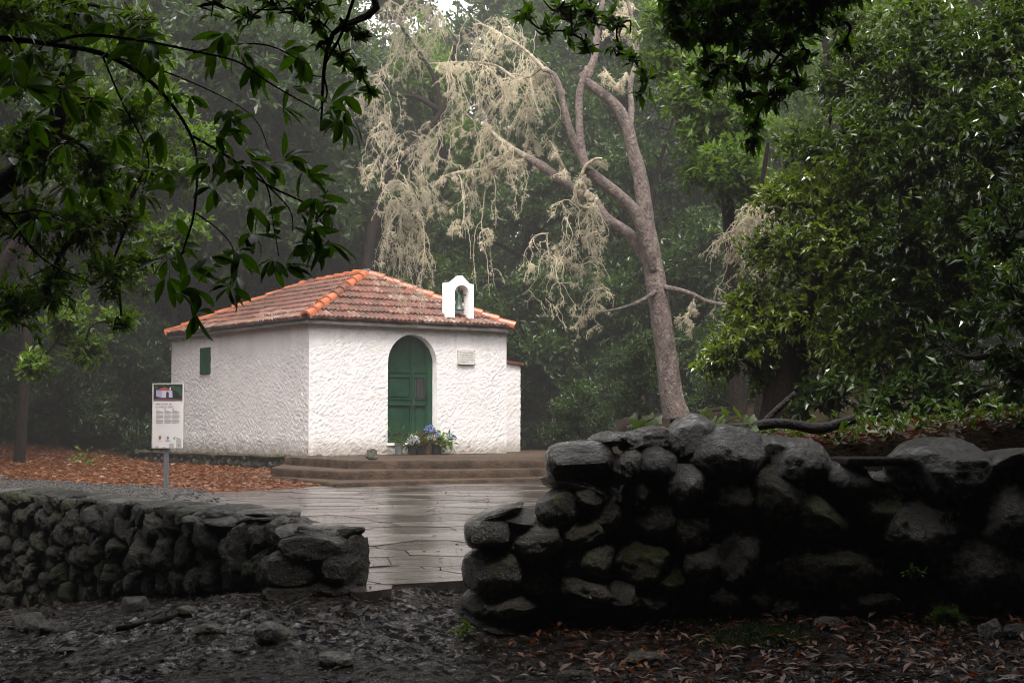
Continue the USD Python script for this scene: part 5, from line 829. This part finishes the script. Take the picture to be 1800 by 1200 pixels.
for px, py, w, h, m, lab in [(236, 1062, 54, 36, 'basalt_shiny', 'pale shiny wedge shaped stone at the foot of the low left wall'), (232, 1036, 34, 20, 'basalt', 'small rounded stone just behind the pale wedge stone'), (482, 1108, 66, 38, 'basalt', 'dark flat topped stone in the middle of the wet path'), (590, 1156, 66, 26, 'basalt', 'low dark stone near the bottom edge, right of the flat topped stone'),
                             (52, 1092, 74, 34, 'basalt', 'dark rock at the left bottom beside the mossy wall'), (95, 1102, 52, 22, 'basalt', 'small rock right of the dark rock at the bottom left'), (1742, 1106, 50, 44, 'basalt_shiny', 'grey stone at the bottom right below the fern'), (1132, 1154, 62, 20, 'basalt', 'flat dark stone before the boulder wall, lower centre'), (1452, 1094, 54, 26, 'basalt', 'dark stone half buried in leaves under the boulder wall'),
                             (370, 1103, 56, 18, 'basalt', 'low dark stone left of the flat topped stone'), (330, 1072, 40, 20, 'basalt_moss', 'small mossy stone under the low left wall'), (424, 1140, 30, 12, 'basalt', 'pebble sized stone below the flat topped stone'), (1790, 1110, 50, 30, 'basalt', 'dark stone at the extreme bottom right'), (120, 1142, 34, 12, 'basalt', 'tiny flat stone near the bottom left edge'), (1010, 1186, 60, 22, 'basalt', 'wet stone cut by the bottom edge of the photo')]:
    b = on_ground(px, py + h * .35); s = b[1] / F; obj('stone', boulder(b + [0, 0, h * s * .22], (w * s * .52, w * s * .42, h * s * .55), px, 3, .65, 7, .18, px * .1), m, smooth=True, label=lab, cat='stone')
def stick(name, pp, Y, r, m, label, cat, ground=False, lump=.25):
    pts = [on_ground(x, y) + [0, 0, r[0] * .6] if ground else P(x, y, Y) for x, y in pp]; base = pts[0]; obj(name, tube(catmull(pts, 6), r, 9, lump, 5), m, smooth=True, label=label, cat=cat)
stick('fallen_log', [(1178, 738), (1232, 746), (1290, 754), (1370, 744), (1440, 752), (1502, 736)], 9.55, [.02, .03, .034, .03, .036, .03], 'wet_bark', 'dark wet crooked log lying along the top of the boulder wall', 'log')
stick('fallen_log', [(1335, 752), (1368, 718), (1398, 690)], 10.2, [.024, .022, .016], 'wet_bark', 'dark broken branch propped up against the crooked log', 'log')
stick('fallen_twig', [(640, 1001), (668, 999), (702, 996)], 0, [.012, .014, .006], 'dark_bark', 'dark twig lying on the wet flagstones in the gap between the walls', 'twig', True)
stick('fallen_twig', [(205, 1108), (270, 1096), (345, 1073)], 0, [.016, .02, .012], 'dark_bark', 'long wet branch on the path below the low left wall', 'twig', True)
stick('fallen_twig', [(15, 1106), (60, 1106), (110, 1102)], 0, [.012, .014, .008], 'dark_bark', 'dark stick at the bottom left corner', 'twig', True)
stick('fallen_twig', [(1560, 1080), (1600, 1068), (1640, 1070)], 0, [.006, .007, .004], 'dark_bark', 'thin curved twig among leaves under the boulder wall', 'twig', True)
st = P(1128, 760, 27); sv, sf_ = tube(np.array([[st[0], 27, Hs(st[0], 27) - .2], P(1125, 720, 27), P(1126, 680, 27), P(1131, 640, 27)]), [.085, .08, .075, .06], 12, .3, 3)
g = np.random.default_rng(77); sv[36:48, 2] += g.uniform(-.16, .22, 12); sv[-1, 2] -= .25; obj('broken_stump', (sv, sf_), 'broken_wood', smooth=False, label='orange brown broken trunk standing left of the leaning tree', cat='stump')
# moss cushions
for px, py, w, h, lab in [(1335, 1118, 190, 26, 'bright green moss cushion on the ground before the boulder wall'), (1215, 1080, 110, 16, 'dark moss cushion at the foot of the boulder wall, left of the bright one')]:
    b = on_ground(px, py); s = b[1] / F; n = int(w * 26); x, y = b[0] + g.normal(0, w * s * .26, n), b[1] + g.normal(0, .11, n); zz = H(x, y) + .02 * np.exp(-((x - b[0]) / (w * s * .4)) ** 2)
    obj('moss_cushion', leaves(np.stack([x, y, zz], 1), g.normal(0, .5, (n, 3)) + [0, -.2, .8], g.uniform(.012, .03, n), .009, g, 1), 'leaf_moss', label=lab, cat='moss', kind='stuff')
# lobed vine leaves
def lobed(c, nrm, up, r, g):
    a = np.linspace(-2.6, 2.6, 21); rad = r * (.74 + .26 * np.cos(a * 2.5 * 1.0) ** 2) * (1 - .12 * np.abs(a) / 2.6) * (1 + .06 * np.cos(a * 14)); u = unit(up - nrm * (up @ nrm)); s = np.cross(u, nrm)
    v = c + np.outer(np.cos(a) * rad, u) + np.outer(np.sin(a) * rad, s) + np.outer(-.25 * rad ** 2 / r + .05 * r * np.cos(a * 5), nrm); return np.vstack([c[None], v]), np.array([[0, i + 1, i + 2] for i in range(20)])
def vine(label, base_px, Y, lv, seed, m='leaf_mid'):
    g = np.random.default_rng(seed); b = P(*base_px, Y); t = thing('vine_plant', label, 'plant', b); st = []
    for x, y, r in lv:
        c = P(x, y, Y + g.normal(0, .05)); n = unit(np.array([g.normal(0, .55), -.55 + g.normal(0, .3), .6])); u = unit(np.array([g.normal(0, .7), -.4, -.7])); part('leaf', off(lobed(c, n, u, r * g.uniform(.6, 1.05) * Y / F, g), b), m, t, True); st.append(off(tube(catmull([b, (b + c) / 2 + [0, 0, .05], c], 4), [.004, .002], 5), b))
    part('stem', cat_(st), 'leaf_mid', t, True)
vine('bright green lobed vine leaves above the left block of the boulder wall', (1105, 790), 9.15, [(1122, 738, 20), (1150, 734, 22), (1098, 770, 17), (1136, 752, 14), (1108, 748, 12)], 91)
vine('green and yellowing lobed vine leaves beside the leaning tree base', (1250, 770), 9.4, [(1240, 724, 22), (1262, 736, 26), (1298, 722, 20), (1318, 734, 18), (1275, 720, 16), (1322, 752, 15), (1238, 748, 14)], 92)
vine('lobed vine leaves above the dark flat slab on the wall', (1500, 800), 9.6, [(1475, 765, 16), (1540, 780, 17), (1510, 752, 15), (1560, 745, 15), (1465, 745, 13)], 93, 'leaf_mid')
vine('small light green seedling growing between the right boulders', (1668, 918), 8.32, [(1660, 900, 8), (1672, 905, 8), (1655, 912, 7), (1685, 902, 8), (1664, 922, 7)], 95)
# small plants: low leafy tufts
def tuft(label, px, py, Y, r, n, L, W, m, seed, name='leafy_plant'):
    g = np.random.default_rng(seed); b = P(px, py, Y); t = thing(name, label, 'plant', b); d = unit(g.normal(size=(n, 3)) * [1, 1, .6] + [0, -.1, .5]); p = d * (r * g.random(n) ** .5)[:, None]
    part('leaves', leaves(p, unit(d + g.normal(0, .5, (n, 3))), L * g.uniform(.6, 1.2, n), W * g.uniform(.7, 1.2, n), g, 2), m, t); part('stem', cat_([tube([[0, 0, -.03], q], .002, 4) for q in p[:10]]), 'leaf_mid', t)
tuft('small green clump at the foot of the boulder wall end in the gap', 816, 1112, 8.35, .05, 26, .05, .03, 'leaf_mid', 96)
tuft('tiny weed growing through the flagstones left of the gap', 752, 977, 11.5, .03, 8, .04, .02, 'leaf_mid', 97)
tuft('yellowing weed in the boulder wall left of the mossy boulder', 1602, 1010, 8.3, .07, 20, .045, .016, 'leaf_bright', 98)
tuft('sapling with pale leaves on the orange leaf ground left of the sign', 150, 815, 31, .35, 40, .12, .05, 'leaf_bright', 99)
# fern
g = np.random.default_rng(111); b = P(1663, 1092, 8.2); FN = thing('fern', 'small green fern at the foot of the boulder wall on the right', 'fern', b)
for k in range(9):
    a = -math.pi * .05 + k * math.pi * 1.1 / 8 + g.normal(0, .08); L_ = g.uniform(.09, .13); t = np.linspace(0, 1, 9); rach = np.stack([np.cos(a) * L_ * t, -.35 * L_ * t, np.sin(a) * L_ * t * .9 + .06 * t - .10 * t * t], 1); rach += np.array([0, 0, .01]); pos, dr, ln = [], [], []
    for i in range(1, 9):
        tt = unit(rach[min(i + 1, 8)] - rach[i - 1]); s = unit(np.cross(tt, [0, -1, .3]))
        for q in (-1, 1): pos.append(rach[i]); dr.append(unit(s * q + tt * .5)); ln.append(.045 * (1 - .75 * t[i]) + .006)
    part('frond', cat_([tube(rach, [.0025, .001], 5), leaves(np.array(pos), np.array(dr), np.array(ln), np.array(ln) * .42, g, 2, .15, .1, np.tile([0, -1, .4], (len(pos), 1)))]), 'leaf_bright', FN)
# low ground cover on the bank
g = np.random.default_rng(112); n = 900; x, y = g.uniform(1.2, 6, n), g.uniform(9.3, 13, n); k = inside(x, y) > .15; x, y = x[k], y[k]; x, y = x[:260], y[:260]; B = [(np.array([a, b, c + .05]), (.13, .13, .10)) for a, b, c in zip(x, y, H(x, y))]
obj('ground_cover', blob_foliage(B, 26, 5, .065, .032, g, 1, .9, .4), 'leaf_gloss', kind='stuff', label='low green ground cover plants on the bank under the bushes', cat='plants')

# ------------------------------------------------------------------ mist in the air
hz = tm(trimesh.creation.box([330, 330, 42])); hz[0][:, 1] += 0; hz[0][:, 2] += 17.0
if HAZE > 0:
    mat('haze', {'v': ('principled_volume', {'color': (.95, .94, .93), 'density': HAZE, 'anisotropy': 0.0})}, [], surface=None, volume='v.volume')
    obj('haze', hz, 'haze', kind='stuff', label='rainy mist filling the clearing and the forest', cat='haze')
